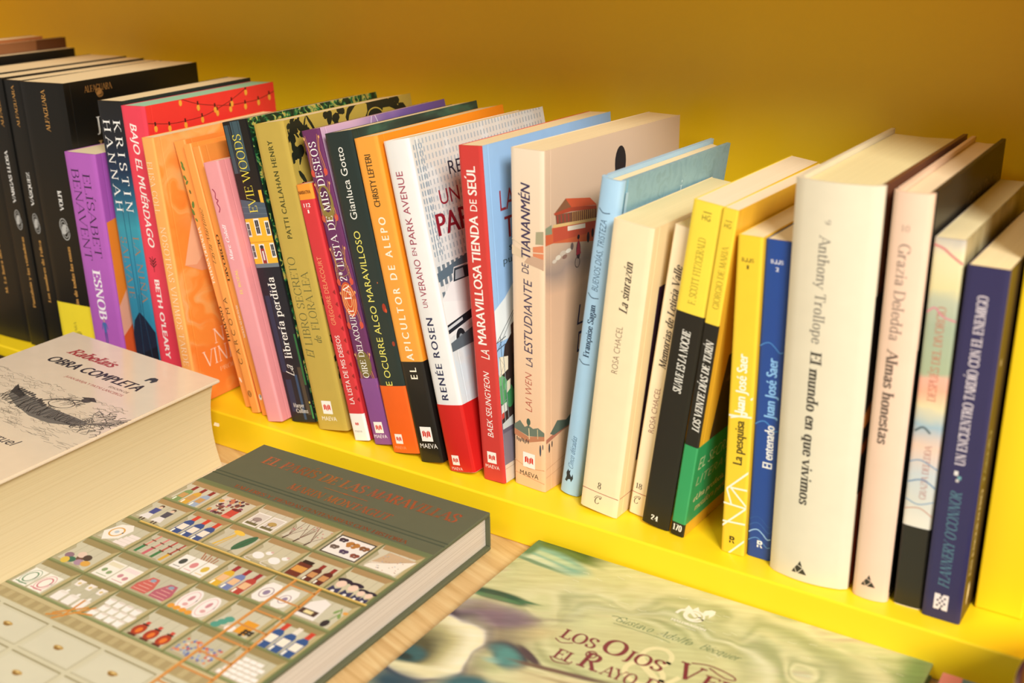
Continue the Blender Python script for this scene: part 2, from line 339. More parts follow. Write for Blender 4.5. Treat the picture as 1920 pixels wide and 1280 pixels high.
def clip_poly(P, lo, hi, ax):
    for sgn, lim in ((1, lo), (-1, -hi)):
        out = []
        for i in range(len(P)):
            p, q = P[i], P[(i+1) % len(P)]; a, b = p[ax]*sgn-lim, q[ax]*sgn-lim
            if a >= 0: out.append(p)
            if (a >= 0) != (b >= 0):
                t = a/(a-b); out.append((p[0]+(q[0]-p[0])*t, p[1]+(q[1]-p[1])*t))
        P = out
        if len(P) < 3: return []
    return P
def add_prints(bm, M, items, surf, lim=None, cuts=0, lift=.00007, step=.0000085):
    """lay the printed shapes on the surface: surf(a_mm, b_mm, lift) -> point. lim clips to the panel; cuts lets shapes follow a rounded spine"""
    done = []
    for it in items:
        for col, polys in expand(it):
            if not polys: continue
            mi = M(ink(col)); xs = [p[0] for q in polys for p in q]; ys_ = [p[1] for q in polys for p in q]
            bb = (min(xs), min(ys_), max(xs), max(ys_)); n = 1
            for b2, c2, n2 in done:
                if b2[0] < bb[2] and b2[2] > bb[0] and b2[1] < bb[3] and b2[3] > bb[1]: n = max(n, n2+1)
            done.append((bb, col, n)); lay = lift+step*min(n, 16)
            for jq, q in enumerate(polys):
                lz = lay+.000001*(jq % 8)
                if lim:
                    q = clip_poly(q, lim[0], lim[1], 0)
                    if q: q = clip_poly(q, lim[2], lim[3], 1)
                    if not q: continue
                parts = [q]
                if cuts:
                    T0, T1 = lim[0], lim[1]; st = (T1-T0)/cuts; xs = [p[0] for p in q]
                    if max(xs)-min(xs) > st*.5 and len(q) > 2:
                        parts = []
                        for i in range(cuts):
                            c = clip_poly(q, T0+i*st, T0+(i+1)*st, 0)
                            if c: parts.append(c)
                for c in parts:
                    vs = [bm.verts.new(surf(x, y, lz)) for x, y in c]
                    try: f = bm.faces.new(vs); f.material_index = mi
                    except ValueError: pass

# ---------------------------------------------------------------- standing books
def as_mat(c, rough=.4, coat=0):
    return c if not isinstance(c, str) else mat(c, rough, 0, coat)
SHELF_GROUP = 'books standing on the yellow shelf'
def standing_book(label, x, y, yaw, lean, T, H, D, spine='#ffffff', front=None, back=None, pages=None, sp=(), fp=(), bulge=.35, zones=(), hard=False, band=None, coat=0, rough=.42, fzones=()):
    """T, H, D in mm. origin: the foot of the spine, local x across the spine, y into the shelf, z up"""
    root = thing('hardcover_book' if hard else 'paperback_book', label, 'book', (x, y, (T*math.sin(R(lean))/1000 if lean > 0 else 0)+.0003), (0, R(lean), R(yaw)), SHELF_GROUP)
    front = front or spine; back = back or spine
    u = .001; t, h, d = T*u, H*u, D*u
    bl = bulge*u
    def ys(s): q = 2*s/t-1; return -bl*(1-q*q)
    cuts = 8 if bulge > .2 else 5 if bulge > .05 else 0
    # spine
    bm = bmesh.new(); M = Mats(); m0 = M(as_mat(spine, rough, coat))
    N = 14; r = .0008 if not hard else .0016
    prof = [(0, .0016 if not hard else .004)]
    for i in range(N+1):
        s = t*i/N; e = min(s, t-s); yy = ys(s)
        if e < r: yy += (r-math.sqrt(max(0, r*r-(r-e)**2)))*.8
        prof.append((s, yy))
    prof += [(t, .0016 if not hard else .004)]
    if hard:
        prof += [(t-.0022, .0042)]+[(t*i/8, ys(t*i/8)+.0022) for i in range(7, 0, -1)]+[(.0022, .0042)]
    zs = [0, h]; zm = [m0]
    if zones:
        zs = [zones[0][0]*u]; zm = []
        for z0, z1, c in zones: zs.append(z1*u); zm.append(M(as_mat(c, rough, coat)))
    prism(bm, prof[::-1], zs, zm)
    add_prints(bm, M, sp, lambda a, b, l: (a*u, ys(a*u)-l, b*u), (.15, T-.15, .1, H-.1), cuts)
    round_shade(bm)
    link('spine', bm, M.l, root)
    # covers
    th = .0004 if not hard else .0024; y0 = .0016 if not hard else .0075
    for nm, s0, s1, c in (('back_cover', 0, th, back), ('front_cover', t-th, t, front)):
        bm = bmesh.new(); M = Mats(); mi = M(as_mat(c, rough, coat))
        if hard:
            P = [(s0, y0), (s1, y0), (s1, d), (s0, d)]
            prism(bm, P, [0, h], [mi])
            q0, q1 = (s0+.0008, s1) if nm == 'back_cover' else (s0, s1-.0008)
            prism(bm, [(q0, .0036), (q1, .0036), (q1, y0), (q0, y0)], [0, h], [mi])
        else:
            g = .00018 if nm == 'front_cover' else 0
            fr = [(s1, y0), (s1, .0062), (s1-g, .0068), (s1, .0074), (s1, d)]
            prof = fr+[(s0, d), (s0, y0)]
            zs = [0, h]; zm = [mi]
            if nm == 'front_cover' and fzones:
                zs = [fzones[0][0]*u]; zm = []
                for z0, z1, c2 in fzones: zs.append(z1*u); zm.append(M(as_mat(c2, rough, coat)))
            prism(bm, prof, zs, zm)
        if nm == 'front_cover': add_prints(bm, M, fp, lambda a, b, l: (t+l, a*u, b*u), (1.7, D-.1, .1, H-.1))
        link(nm, bm, M.l, root)
    # pages
    bm = bmesh.new(); pm = pages or pages_mat()
    if hard:
        ins = .003; a, b = th+.0003, t-th-.0003
        prof = [(b, d-ins), (a+(b-a)*.5, d-ins-.12*min(b-a, .03)), (a, d-ins)]+[(a+(b-a)*i/8, .006-.0035*(1-(2*i/8-1)**2)+ys(t*i/8)*.7) for i in range(9)]
        prism(bm, prof[::-1], [ins, h-ins], [0])
    else:
        a, b = .00045, t-.00045
        prism(bm, [(a, .0002+ys(a)+.0012), (b, .0002+ys(b)+.0012), (b, d-.0004), (a, d-.0004)], [.0003, h-.0003], [0])
    link('page_block', bm, [pm], root)
    if band:
        z0, z1, c, items = band[:4]; fitems = band[4] if len(band) > 4 else ()
        bm = bmesh.new(); M = Mats(); mi = M(as_mat(c, .35))
        o1, o0 = .00022, .00004; dd = d*.96
        out = [(-o1, dd)]+[(-o1, .001)]+[(t*i/N, ys(t*i/N)-o1+(.0005 if i in (0, N) else 0)) for i in range(N+1)]+[(t+o1, .001), (t+o1, dd)]
        inn = [(t+o0, dd), (t+o0, .001)]+[(t*i/N, ys(t*i/N)-o0+(.0005 if i in (0, N) else 0)) for i in range(N, -1, -1)]+[(-o0, .001), (-o0, dd)]
        prism(bm, (out+inn)[::-1], [z0*u, z1*u], [mi])
        add_prints(bm, M, items, lambda a, b, l: (a*u, ys(a*u)-o1-l, b*u), (.6, T-.6, z0, z1), cuts, .00008)
        add_prints(bm, M, fitems, lambda a, b, l: (t+o1+l, a*u, b*u), (1.7, D*.95, z0, z1))
        link('paper_band', bm, M.l, root)
    return root

# ---------------------------------------------------------------- bookcase and table
TZ = -.02938
YEL = lacquer_mat('#ffd71c')
def panel(name, lo, hi, parent, bev=.0012, m=None):
    bm = bmesh.new(); box(bm, lo, hi, 0, bev); return link(name, bm, [m or YEL], parent)
case = thing('bookcase', 'yellow lacquered bookcase holding the standing books', 'bookcase', (0, 0, TZ))
panel('base_shelf', (-1.0, 0, .0), (.95, .235, -TZ), case)
panel('back_panel', (-1.0, .2172, -TZ), (.95, .235, .62), case, .0005)
panel('divider', (.4062, .036, -TZ), (.4312, .217, .3994), case)
panel('unseen_upper_shelf', (-1.0, .0, .40), (.95, .217, .426), case)  # board above the view, added to keep the back panel in shade
panel('side_panel', (-1.024, .0, .0), (-1.0005, .235, .62), case)
panel('side_panel', (.9505, .0, .0), (.974, .235, .62), case)
table = thing('table', 'pale oak table carrying the bookcase and the books lying flat', 'table', (0, 0, TZ-.75))
panel('tabletop', (-1.3, -.62, .715), (1.2, .30, .7499), table, .002, wood_mat())
for lx in (-1.25, 1.09):
    for ly in (-.57, .2): panel('leg', (lx, ly, .0005), (lx+.06, ly+.06, .7145), table, .002, wood_mat())
bm = bmesh.new(); box(bm, (-3, -4, TZ-.80), (3, .6, TZ-.7505)); o = link('floor', bm, [mat('#b9a58a', .5)]); o['kind'] = 'structure'
bm = bmesh.new(); box(bm, (-3, .6, TZ-.75), (3, .7, 2.2)); o = link('wall_back', bm, [mat('#e8dcc4', .8)]); o['kind'] = 'structure'

# ---------------------------------------------------------------- books lying on the table
LIE = 'books lying flat on the table'
def fv(items):
    """art drawn with v running down the cover -> y up"""
    out = []
    for it in items:
        it = list(it); k = it[0]
        if k == 't': it[4] = -it[4]
        elif k == 'p': it[2] = [(a, -b) for a, b in it[2]]
        elif k == 'l': it[3] = [(a, -b) for a, b in it[3]]
        elif k == 'r': it[3], it[5] = -it[3], -it[5]
        elif k in 'eo': it[3] = -it[3]; i = 6 if k == 'e' else 7; it[i:i+1] = [-x for x in it[i:i+1]]
        out.append(tuple(it))
    return out
def slab(name, lo, hi, m, parent, items=(), lim=None, bev=.0005, extra=None):
    bm = bmesh.new(); M = Mats(); mi = M(m); box(bm, lo, hi, mi, bev)
    if extra: extra(bm, M)
    add_prints(bm, M, fv(items), lambda a, b, l: (a/1000, b/1000, hi[2]+l), lim)
    return link(name, bm, M.l, parent)

# --- large album with an illustrated shop cabinet on its cover
def album():
    W, D, H = .2006, .300, .0277
    r = thing('hardcover_book', 'large green clothbound album with a shop cabinet full of bottles on its cover', 'book', (-.08476, -.02038, TZ), (0, 0, R(1.19)), LIE)
    cloth = mat('#5e6046', .75); A = []
    rnd = random.Random(4)
    A.append(('r', '#68754c', .3, 62.5, 200.3, 299.7))
    A.append(('r', '#77794c', .3, 66.5, 198.8, 218))
    def cell(i, j, v0, v1, tone):
        a0, a1 = 33.4*i+.8, min(33.4*(i+1)-.8, 198); A.append(('r', tone, a0, v0+.8, a1, v1-.8))
        A.append(('p', '#a98a5c' if j < 2 else '#98875a', [(a0, v0+.8), (a1, v0+.8), (a1-3, v0+6), (a0+1, v0+6)]))
        A.append(('p', '#b8a878', [(a1, v0+.8), (a1, v1-.8), (a1-2.4, v1-2.4), (a1-3, v0+6)]))
        A.append(('p', '#b0a684', [(a0, v1-2), (a0, v0+9), (a0+3.4, v0+12), (a0+2.4, v1-4.6), (a1-9, v1-4.2), (a1-3, v1-2)]))
        for q in range(1, 4): A.append(('r', '#aaa284', a0+q*7.4, v0+6, a0+q*7.4+.3, v1-2))
        A.append(('r', '#87915f', a0, v1-2.2, a1, v1-.8))
    rows = [67, 97.4, 127.4, 158, 188, 218]; tones = ['#cfc6ac', '#cbc2a2', '#c4bea4', '#c1bba0', '#bfb89c']
    for j in range(5):
        for i in range(6): cell(i, j, rows[j], rows[j+1], tones[j] if rnd.random() < .6 else '#c8c1a6')
    def bottle(u, v, h, w, glass, cap, lab='#e6d3ae'):
        A.append(('r', glass, u-w/2, v-h*.62, u+w/2, v)); A.append(('p', glass, [(u-w/2, v-h*.62), (u+w/2, v-h*.62), (u+w*.2, v-h*.76), (u-w*.2, v-h*.76)]))
        A.append(('r', cap, u-w*.24, v-h, u+w*.24, v-h*.74)); A.append(('r', lab, u-w*.4, v-h*.52, u+w*.4, v-h*.24)); A.append(('r', '#fff6e2', u-w*.42, v-h*.2, u-w*.22, v-.6))
    C = lambda i: 33.4*i
    V = [r_-3 for r_ in rows[1:]]
    # row 1
    for k, g in enumerate(('#7f9a5e', '#d9a63e', '#9fb0c4')): bottle(C(0)+9+k*8, V[0]+1, 22, 6.4, g, '#8f2b2b', '#c99a5e')
    for k in range(46): A.append(('e', rnd.choice(['#5b3a44', '#7a4a3a', '#d9a04a', '#e6c9b0', '#8a4a5e', '#3f2a34', '#c9785a']), C(1)+rnd.uniform(4, 24), rnd.uniform(74, 93), rnd.uniform(1, 2.2), rnd.uniform(1, 2.2), 0, 7))
    A.append(('r', '#c9483a', C(1)+19, 84, C(1)+26, 94)); A.append(('e', '#6b2a2a', C(1)+22.5, 84, 4.2, 1.5)); A.append(('e', '#e0705a', C(1)+22.5, 94, 4, 1.4))
    for k in (4, 17):
        A.append(('r', '#f4ece0', C(2)+k, 78, C(2)+k+11.5, 94.5)); A.append(('r', '#d9cfc0', C(2)+k+.8, 79, C(2)+k+10.7, 93.6)); A.append(('e', '#9a8a80' if k < 9 else '#b89a58', C(2)+k+5.6, 86, 3.4, 2.6)); A.append(('r', '#6d6a44', C(2)+k+1, 90.4, C(2)+k+10.6, 93)); A.append(('r', '#5b4a40', C(2)+k+3.4, 87, C(2)+k+4, 91)); A.append(('r', '#5b4a40', C(2)+k+7, 87, C(2)+k+7.6, 91))
    for k in range(3):
        u = C(3)+6+k*9; A.append(('l', '#4a3328', 1.3, [(u, 95), (u+1, 90)]))
        for s in range(5): A.append(('l', '#7a5a48', .4, [(u+1, 90), (u+rnd.uniform(-6, 7), rnd.uniform(72, 82))]))
        for s in range(4): A.append(('e', '#c98a80', u+rnd.uniform(-5, 6), rnd.uniform(73, 84), .7, .7, 0, 6))
    A.append(('r', '#4b4a3c', C(4)+2.6, 72, C(4)+31, 94.6)); A.append(('r', '#efe6dc', C(4)+3.8, 73.2, C(4)+29.8, 93.4))
    for k, (x, y, c, s) in enumerate(((8, 77, '#3a2f3e', 1), (17, 79, '#b5793a', 1.5), (26, 79, '#8a5a34', 1.1), (8, 86, '#6a5a50', 1), (17, 88, '#4a3a5a', 1), (26, 88.5, '#8a4a3a', 1))):
        for d in (-1, 1): A.append(('e', c, C(4)+x+d*1.7*s, y-.6, 1.9*s, 1.5*s, 35*d, 10)); A.append(('e', c, C(4)+x+d*1.3*s, y+1.4*s, 1.2*s, 1.1*s, 0, 8))
        A.append(('l', '#2a2226', .4, [(C(4)+x, y-2), (C(4)+x, y+2.4)]))
    A.append(('p', '#efe4d2', [(C(5)+4, 94), (C(5)+27, 94), (C(5)+30, 75), (C(5)+9, 74)])); A.append(('p', '#c9ab86', [(C(5)+5, 88), (C(5)+9, 74), (C(5)+30, 75), (C(5)+16, 84)])); A.append(('l', '#a88a68', .4, [(C(5)+4, 90), (C(5)+16, 84), (C(5)+30, 75)]))
    for k in range(26): A.append(('e', rnd.choice(['#8fa0b8', '#b8836a', '#a89a78']), C(5)+rnd.uniform(8, 26), rnd.uniform(77, 93), .5, .4, 0, 5))
    # row 2
    for k, c in ((10, '#3f4a8a'), (21, '#4a4a58')):
        u = C(0)+k; A.append(('e', '#5b463a', u, 106, 1.8, 1.8)); A.append(('e', '#e6c4a8', u, 107.4, 1.4, 1.5)); A.append(('p', c, [(u-3, 109), (u+3, 109), (u+2.4, 117), (u-2.4, 117)])); A.append(('p', '#e9e2dc', [(u-2.6, 116), (u+2.6, 116), (u+4.4, 122), (u-4.4, 122)])); A.append(('r', '#4a3a34', u-2, 122, u-.6, 125)); A.append(('r', '#4a3a34', u+.6, 122, u+2, 125))
    for k in range(3): bottle(C(1)+8+k*9.2, V[1]+2, 24, 7.4, '#2f4f86', '#d0402e', '#f0e4d0')
    A.append(('l', '#e0b84a', 1.6, [(C(2)+7, 123), (C(2)+12, 106)])); A.append(('e', '#eec24a', C(2)+12.4, 104.6, 5, 2.2, 10)); A.append(('l', '#d9ae48', .8, [(C(2)+10, 124), (C(2)+13, 108)]))
    A.append(('e', '#2f6b4a', C(2)+24, 112, 3.6, 10, 12)); A.append(('l', '#24503a', .6, [(C(2)+25.5, 104), (C(2)+22, 125)]))
    for k in (8, 21): A.append(('e', '#f2ece4', C(3)+k, 118, 4.4, 3.4, 20)); A.append(('e', '#f2ece4', C(3)+k+4.4, 113, 2.4, 2)); A.append(('l', '#e6dccf', .6, [(C(3)+k-4, 119), (C(3)+k-6, 124), (C(3)+k, 125)], 1)); A.append(('e', '#d9b0a4', C(3)+k+5.6, 111.4, 1.1, 1))
    A.append(('r', '#6b2f22', C(4)+2, 110, C(4)+12, 125)); A.append(('r', '#2a1c1a', C(4)+3, 107, C(4)+11, 110.4)); A.append(('r', '#d99a4a', C(4)+2.6, 114, C(4)+11.4, 120)); bottle(C(4)+18, 125, 19, 6.4, '#5b2420', '#8f2f2a', '#c9905a'); bottle(C(4)+26.6, 125, 19, 6.4, '#5b2420', '#8f2f2a', '#c9905a')
    for k, s in ((6, 1.25), (15, 1.2), (22.4, .9), (28, .9)):
        u = C(5)+k; A.append(('e', '#232032', u, 124-9*s, 4.2*s, 1.9*s)); A.append(('e', '#eccbb4', u, 124-6*s, 2.6*s, 2.8*s)); A.append(('p', '#2f3558', [(u-3.4*s, 126), (u-2.6*s, 124-3.4*s), (u, 124-1.4*s), (u+2.6*s, 124-3.4*s), (u+3.4*s, 126)])); A.append(('e', '#f2ebe2', u, 125, 1*s, 1.2*s))
    # row 3
    A.append(('p', '#f0e8dc', [(C(0)+2, 147), (C(0)+6, 136), (C(0)+14, 133), (C(0)+19, 138), (C(0)+18, 149), (C(0)+9, 155)])); A.append(('o', '#d9a24a', C(0)+10.6, 144, 4.6, 5, 1.1)); A.append(('e', '#b8c4cc', C(0)+10.6, 144, 1.6, 1.6))
    for k in range(4): A.append(('r', '#f0e2da', C(0)+18+k*1.2, 151-k*3.2, C(0)+29+k*.4, 154-k*3.2))
    for k, (c1, c2) in enumerate((('#2f7a4a', '#d98a78'), ('#c9606a', '#d9807a'), ('#3a7a44', '#b5483f'), ('#d9a83a', '#a8423a'))):
        u = C(1)+5+k*7.2; A.append(('l', c2, 1.6, [(u, 153), (u+1.4, 133)])); A.append(('l', c1, 2.6, [(u, 154), (u+.4, 146)])); A.append(('l', '#6b3a2a', 1, [(u-1.6, 145.4), (u+2.4, 145.6)])); A.append(('l', '#6b3a2a', 1, [(u-.8, 139), (u+3, 139.2)]))
    for k, c in ((3, '#3f4a44'), (12.4, '#d98a8a'), (21.6, '#d9b84a')):
        A.append(('r', '#f3ebdf', C(2)+k, 140, C(2)+k+8.4, 155)); A.append(('e', c, C(2)+k+4.2, 147, 2.4, 3.2)); A.append(('l', c, .5, [(C(2)+k+1.4, 152.6), (C(2)+k+7, 152.6)]))
    for k in range(6): A.append(('l', '#a8603a', .8, [(C(2)+15+k*2, 140), (C(2)+12+k*2.6, 133+(k % 2)*2)]))
    for k, g in enumerate(('#dcae34', '#6f7fae', '#b5433a')): bottle(C(3)+8+k*8.8, V[2]+1.4, 23, 7, g, '#9c2b34', '#e6b98a')
    for u, s in ((C(4)+8, 1), (C(4)+22, .86)): A.append(('p', '#f1e8de', [(u-6*s, 152), (u-6*s, 140), (u-3.6*s, 136), (u+3.6*s, 136), (u+6*s, 140), (u+6*s, 152), (u+3*s, 155), (u-3*s, 155)])); A.append(('o', '#a08a90', u, 146, 3.8*s, 5*s, .6)); A.append(('e', '#8f7f9a', u, 146, 2*s, 2.6*s))
    A.append(('p', '#ece3da', [(C(5)+3, 154), (C(5)+3, 140), (C(5)+9, 134), (C(5)+15, 136), (C(5)+17, 154)])); A.append(('r', '#4a3530', C(5)+3, 146, C(5)+15, 151)); A.append(('r', '#e6d39a', C(5)+6, 147, C(5)+12, 150)); A.append(('e', '#2a2a30', C(5)+24, 152, 2.4, 3.4)); A.append(('l', '#6a8a4a', .7, [(C(5)+24, 149), (C(5)+25.6, 140), (C(5)+23, 136)])); A.append(('e', '#e0a04a', C(5)+28, 139, 1.8, 1.4)); A.append(('e', '#7a9a52', C(5)+22.6, 140, 1, 2.6, 20)); A.append(('e', '#7a9a52', C(5)+26.6, 143, 1, 2.4, -30))
    # row 4
    for x, y, c in ((8, 178, '#8a6a7a'), (13, 181, '#2f6b54'), (17, 177, '#6b4a3f'), (20, 181, '#a8889a'), (25, 180, '#d9a24a'), (10, 183, '#d9b84a'), (15, 174, '#e0c4b0'), (21, 175, '#4a3a34')): A.append(('e', c, C(0)+x, y, 3.6, 2.8, 10*x % 60))
    for k, c in ((3, '#8aa070'), (17, '#c98a90')):
        A.append(('r', '#f2e9da', C(1)+k, 168, C(1)+k+13, 185)); A.append(('r', '#e2d8b8' if k < 9 else '#ecd9d4', C(1)+k+1, 169.4, C(1)+k+12, 173)); A.append(('e', c, C(1)+k+4, 178, 1.8, 2)); A.append(('e', c, C(1)+k+9, 179, 1.8, 2)); A.append(('l', c, .5, [(C(1)+k+2, 183), (C(1)+k+11, 183)]))
    for k, c in ((9, '#c9645a'), (24, '#b5606e')):
        A.append(('p', c, [(C(2)+k-6, 184), (C(2)+k-7, 178), (C(2)+k-3, 169), (C(2)+k+3, 169), (C(2)+k+7, 178), (C(2)+k+6, 184)]))
        for q in range(4): A.append(('l', '#e6b0a0', .5, [(C(2)+k-5.4+q*.8, 182-q*3), (C(2)+k+5.4-q*.8, 182-q*3)]))
        A.append(('e', '#8fa0b0', C(2)+k, 171.6, 2, 1.6))
    for k in (9, 23):
        A.append(('e', '#f2e6de', C(3)+k, 175, 6.2, 10.6, -6)); A.append(('o', '#d9b0aa', C(3)+k, 175, 4.6, 8.6, .5, -6)); A.append(('e', '#c98a90', C(3)+k, 173, 1.4, 3)); A.append(('e', '#d9a4a0', C(3)+k+1, 179, 1.8, 1.6))
    for k in range(4): A.append(('e', '#e29a3a', C(3)+4+k*4.6, 184, 2.3, 2.1))
    for k in range(3): A.append(('e', '#4f9a86', C(4)+6+k*1.8, 184-k*3.6, 3.2, 2.6))
    A.append(('e', '#f0e4da', C(4)+16, 183, 3.6, 3)); A.append(('r', '#e09a30', C(4)+19, 172, C(4)+28, 184))
    for k in range(7): A.append(('e', '#2a2a26', C(4)+25+k % 3*2.4, 180+k//3*2.2, 1.3, 1.2))
    for k in range(3): bottle(C(5)+8+k*8.8, V[3]+1.6, 24, 7.4, '#2b5288', '#c9402f' if k != 1 else '#e6dccb', '#f0e4d0')
    # row 5
    for k, c in ((3, '#5a8a64'), (16.6, '#c9707a')):
        A.append(('r', '#f2e9da', C(0)+k, 198, C(0)+k+12, 215)); A.append(('o', c, C(0)+k+6, 206.5, 3.6, 5, .9)); A.append(('o', c, C(0)+k+6, 206.5, 5.2, 7.4, .4)); A.append(('r', c, C(0)+k+1, 212.6, C(0)+k+11, 213.4))
    for k in range(3):
        u = C(1)+7+k*9.4; A.append(('p', '#f0e6dc', [(u-4, 207), (u+3.4, 207), (u+3.8, 214.6), (u-3.4, 214.6)])); A.append(('e', '#e6dccf', u, 206.6, 3.8, 1.2)); A.append(('e', '#f4ece2', u+.4, 204.6, 1.1, 1.4)); A.append(('p', '#efe3d9', [(u-3, 193), (u+3, 193), (u+2, 198.6), (u-2, 198.6)])); A.append(('o', '#c9b890', u+3.4, 195.6, 1.4, 1.6, .5)); A.append(('e', '#d9c080', u, 196, 1.2, 1.2))
    for q in range(3):
        for k in range(4): u, v = C(2)+5+k*7+q % 2*2, 214.6-q*6.2; A.append(('p', '#f3eae1', [(u-3, v-5), (u+3, v-5), (u+2.4, v), (u-2.4, v)])); A.append(('e', '#dccfc0', u, v-5, 3, .9))
    for k in range(3): u = C(3)+7+k*9.6; A.append(('e', '#a83a22', u, 209.6, 4, 5)); A.append(('e', '#e0742e', u+.4, 210, 1.8, 2.6)); A.append(('r', '#5b2a20', u-3, 214, u+3, 215.6)); A.append(('r', '#c9483a', u-1.4, 201.6, u+1.4, 204.6)); A.append(('r', '#3a2420', u-2.4, 204, u+2.4, 205.2))
    for q in (9, 23):
        for k in range(34): A.append(('e', rnd.choice(['#5a6aa0', '#c9584a', '#8fa0c4', '#e6d9c9', '#d98a5a', '#7a8ab0']), C(4)+q+rnd.uniform(-6, 6), rnd.uniform(200, 213), 1, 1, 0, 6))
    for q in range(5):
        for k in range(5-q//2): u, v = C(5)+6+k*4.8+q*1.2, 215-q*3.6; A.append(('r', '#f2e9e0', u-2.2, v-3.2, u+2.2, v)); A.append(('r', '#b9a890', u-2.2, v-.4, u+2.2, v))
    # rail, counter, drawers, ladder, toy
    A.append(('r', '#6d6a3c', 12, 127.4, 199.4, 129)); A.append(('r', '#c9a24a', 12, 125.6, 199.8, 127.4)); A.append(('r', '#ecd58a', 12, 125.9, 199.8, 126.4))
    A.append(('r', '#c2b184', .3, 218, 199.4, 221)); A.append(('r', '#a9966a', .3, 221, 199.4, 228)); A.append(('r', '#cbc3a4', .3, 228, 200.3, 299.7))
    for k in range(22): A.append(('r', '#b8a678', 3+k*9, 221.4, 7+k*9, 227.4))
    A.append(('r', '#b5a67c', .3, 228, 199.4, 228.8))
    for q in range(3):
        for k in range(5):
            a0, v0 = 18.4+k*43.4-43.4, 232+q*25.4
            A.append(('r', '#958a66', a0+1.6, v0, a0+41.8, v0+22.6)); A.append(('r', '#cfc8ac', a0+1.6, v0+1.1, a0+41.4, v0+22.2)); A.append(('r', '#c3bb9c', a0+2.6, v0+2, a0+40.6, v0+21.4)); A.append(('r', '#d0c9ae', a0+3, v0+2.4, a0+40.4, v0+21.2))
            u, v = a0+21.4, v0+11.6; A.append(('e', '#b8924e', u, v, 3.6, 1.5)); A.append(('e', '#8f6a34', u, v+1, 2.6, 1.3)); A.append(('e', '#dcbc78', u, v-.3, 1.6, .6))
    A.append(('l', '#c9823a', 2.2, [(147.4, 127), (150.4, 244)])); A.append(('l', '#c9823a', 2.2, [(166.4, 127), (177.6, 244)])); A.append(('l', '#e0a458', .6, [(147, 127), (150, 244)])); A.append(('l', '#e0a458', .6, [(166, 127), (177.2, 244)]))
    for k in range(8): v = 133+k*14.6; A.append(('l', '#c98a4a', 1.5, [(147.5+k*.38, v), (167+k*1.38, v)]))
    for P in ([(52, 224), (66, 210)], [(56, 228), (70, 208)], [(60, 224), (58, 206)], [(62, 218), (74, 214)], [(50, 227), (58, 222)]): A.append(('l', '#d08a3a', 1.5, P))
    # lettering stamped in copper foil
    F_ = '#cb8f5f!m'
    A += [('t', 'EL PARÍS DE LAS MARAVILLAS', 'SB', 'h', 18.2, 19, 188.4, 10.6, F_), ('t', 'MARIN MONTAGUT', 'SB', 'h', 39.6, 62, 149, 8, F_), ('r', F_, 84, 29.2, 122, 29.9), ('e', F_, 103, 29.6, 2.2, .9), ('t', 'TALLERES Y TIENDAS CENTENARIAS CON HISTORIA', 'SB', 'h', 58.8, 29, 178, 3.6, '#b5794f!m')]
    def groove(bm, M):
        mi = M(mat('#454d38', .8))
        for v in (.0476, .0513): box(bm, (.0002, -v-.0006, H-.0002), (W-.0002, -v+.0006, H+.00006), mi)
    slab('front_cover', (0, -D, H-.0026), (W, 0, H), cloth, r, A, (.2, 200.4, -299.8, -.2), .0007, groove)
    slab('back_cover', (0, -D, 0), (W, 0, .0026), cloth, r, bev=.0007)
    bm = bmesh.new(); box(bm, (0, -.0012, .0027), (W, -.0002, H-.0027), 0, .0003); link('spine', bm, [cloth], r)
    bm = bmesh.new(); box(bm, (.0035, -D+.004, .0027), (W-.0035, -.0013, H-.0027)); link('page_block', bm, [pages_mat('#dcd0c2', '#ad9c8b', 'Z', 1.7, .7)], r)
album()

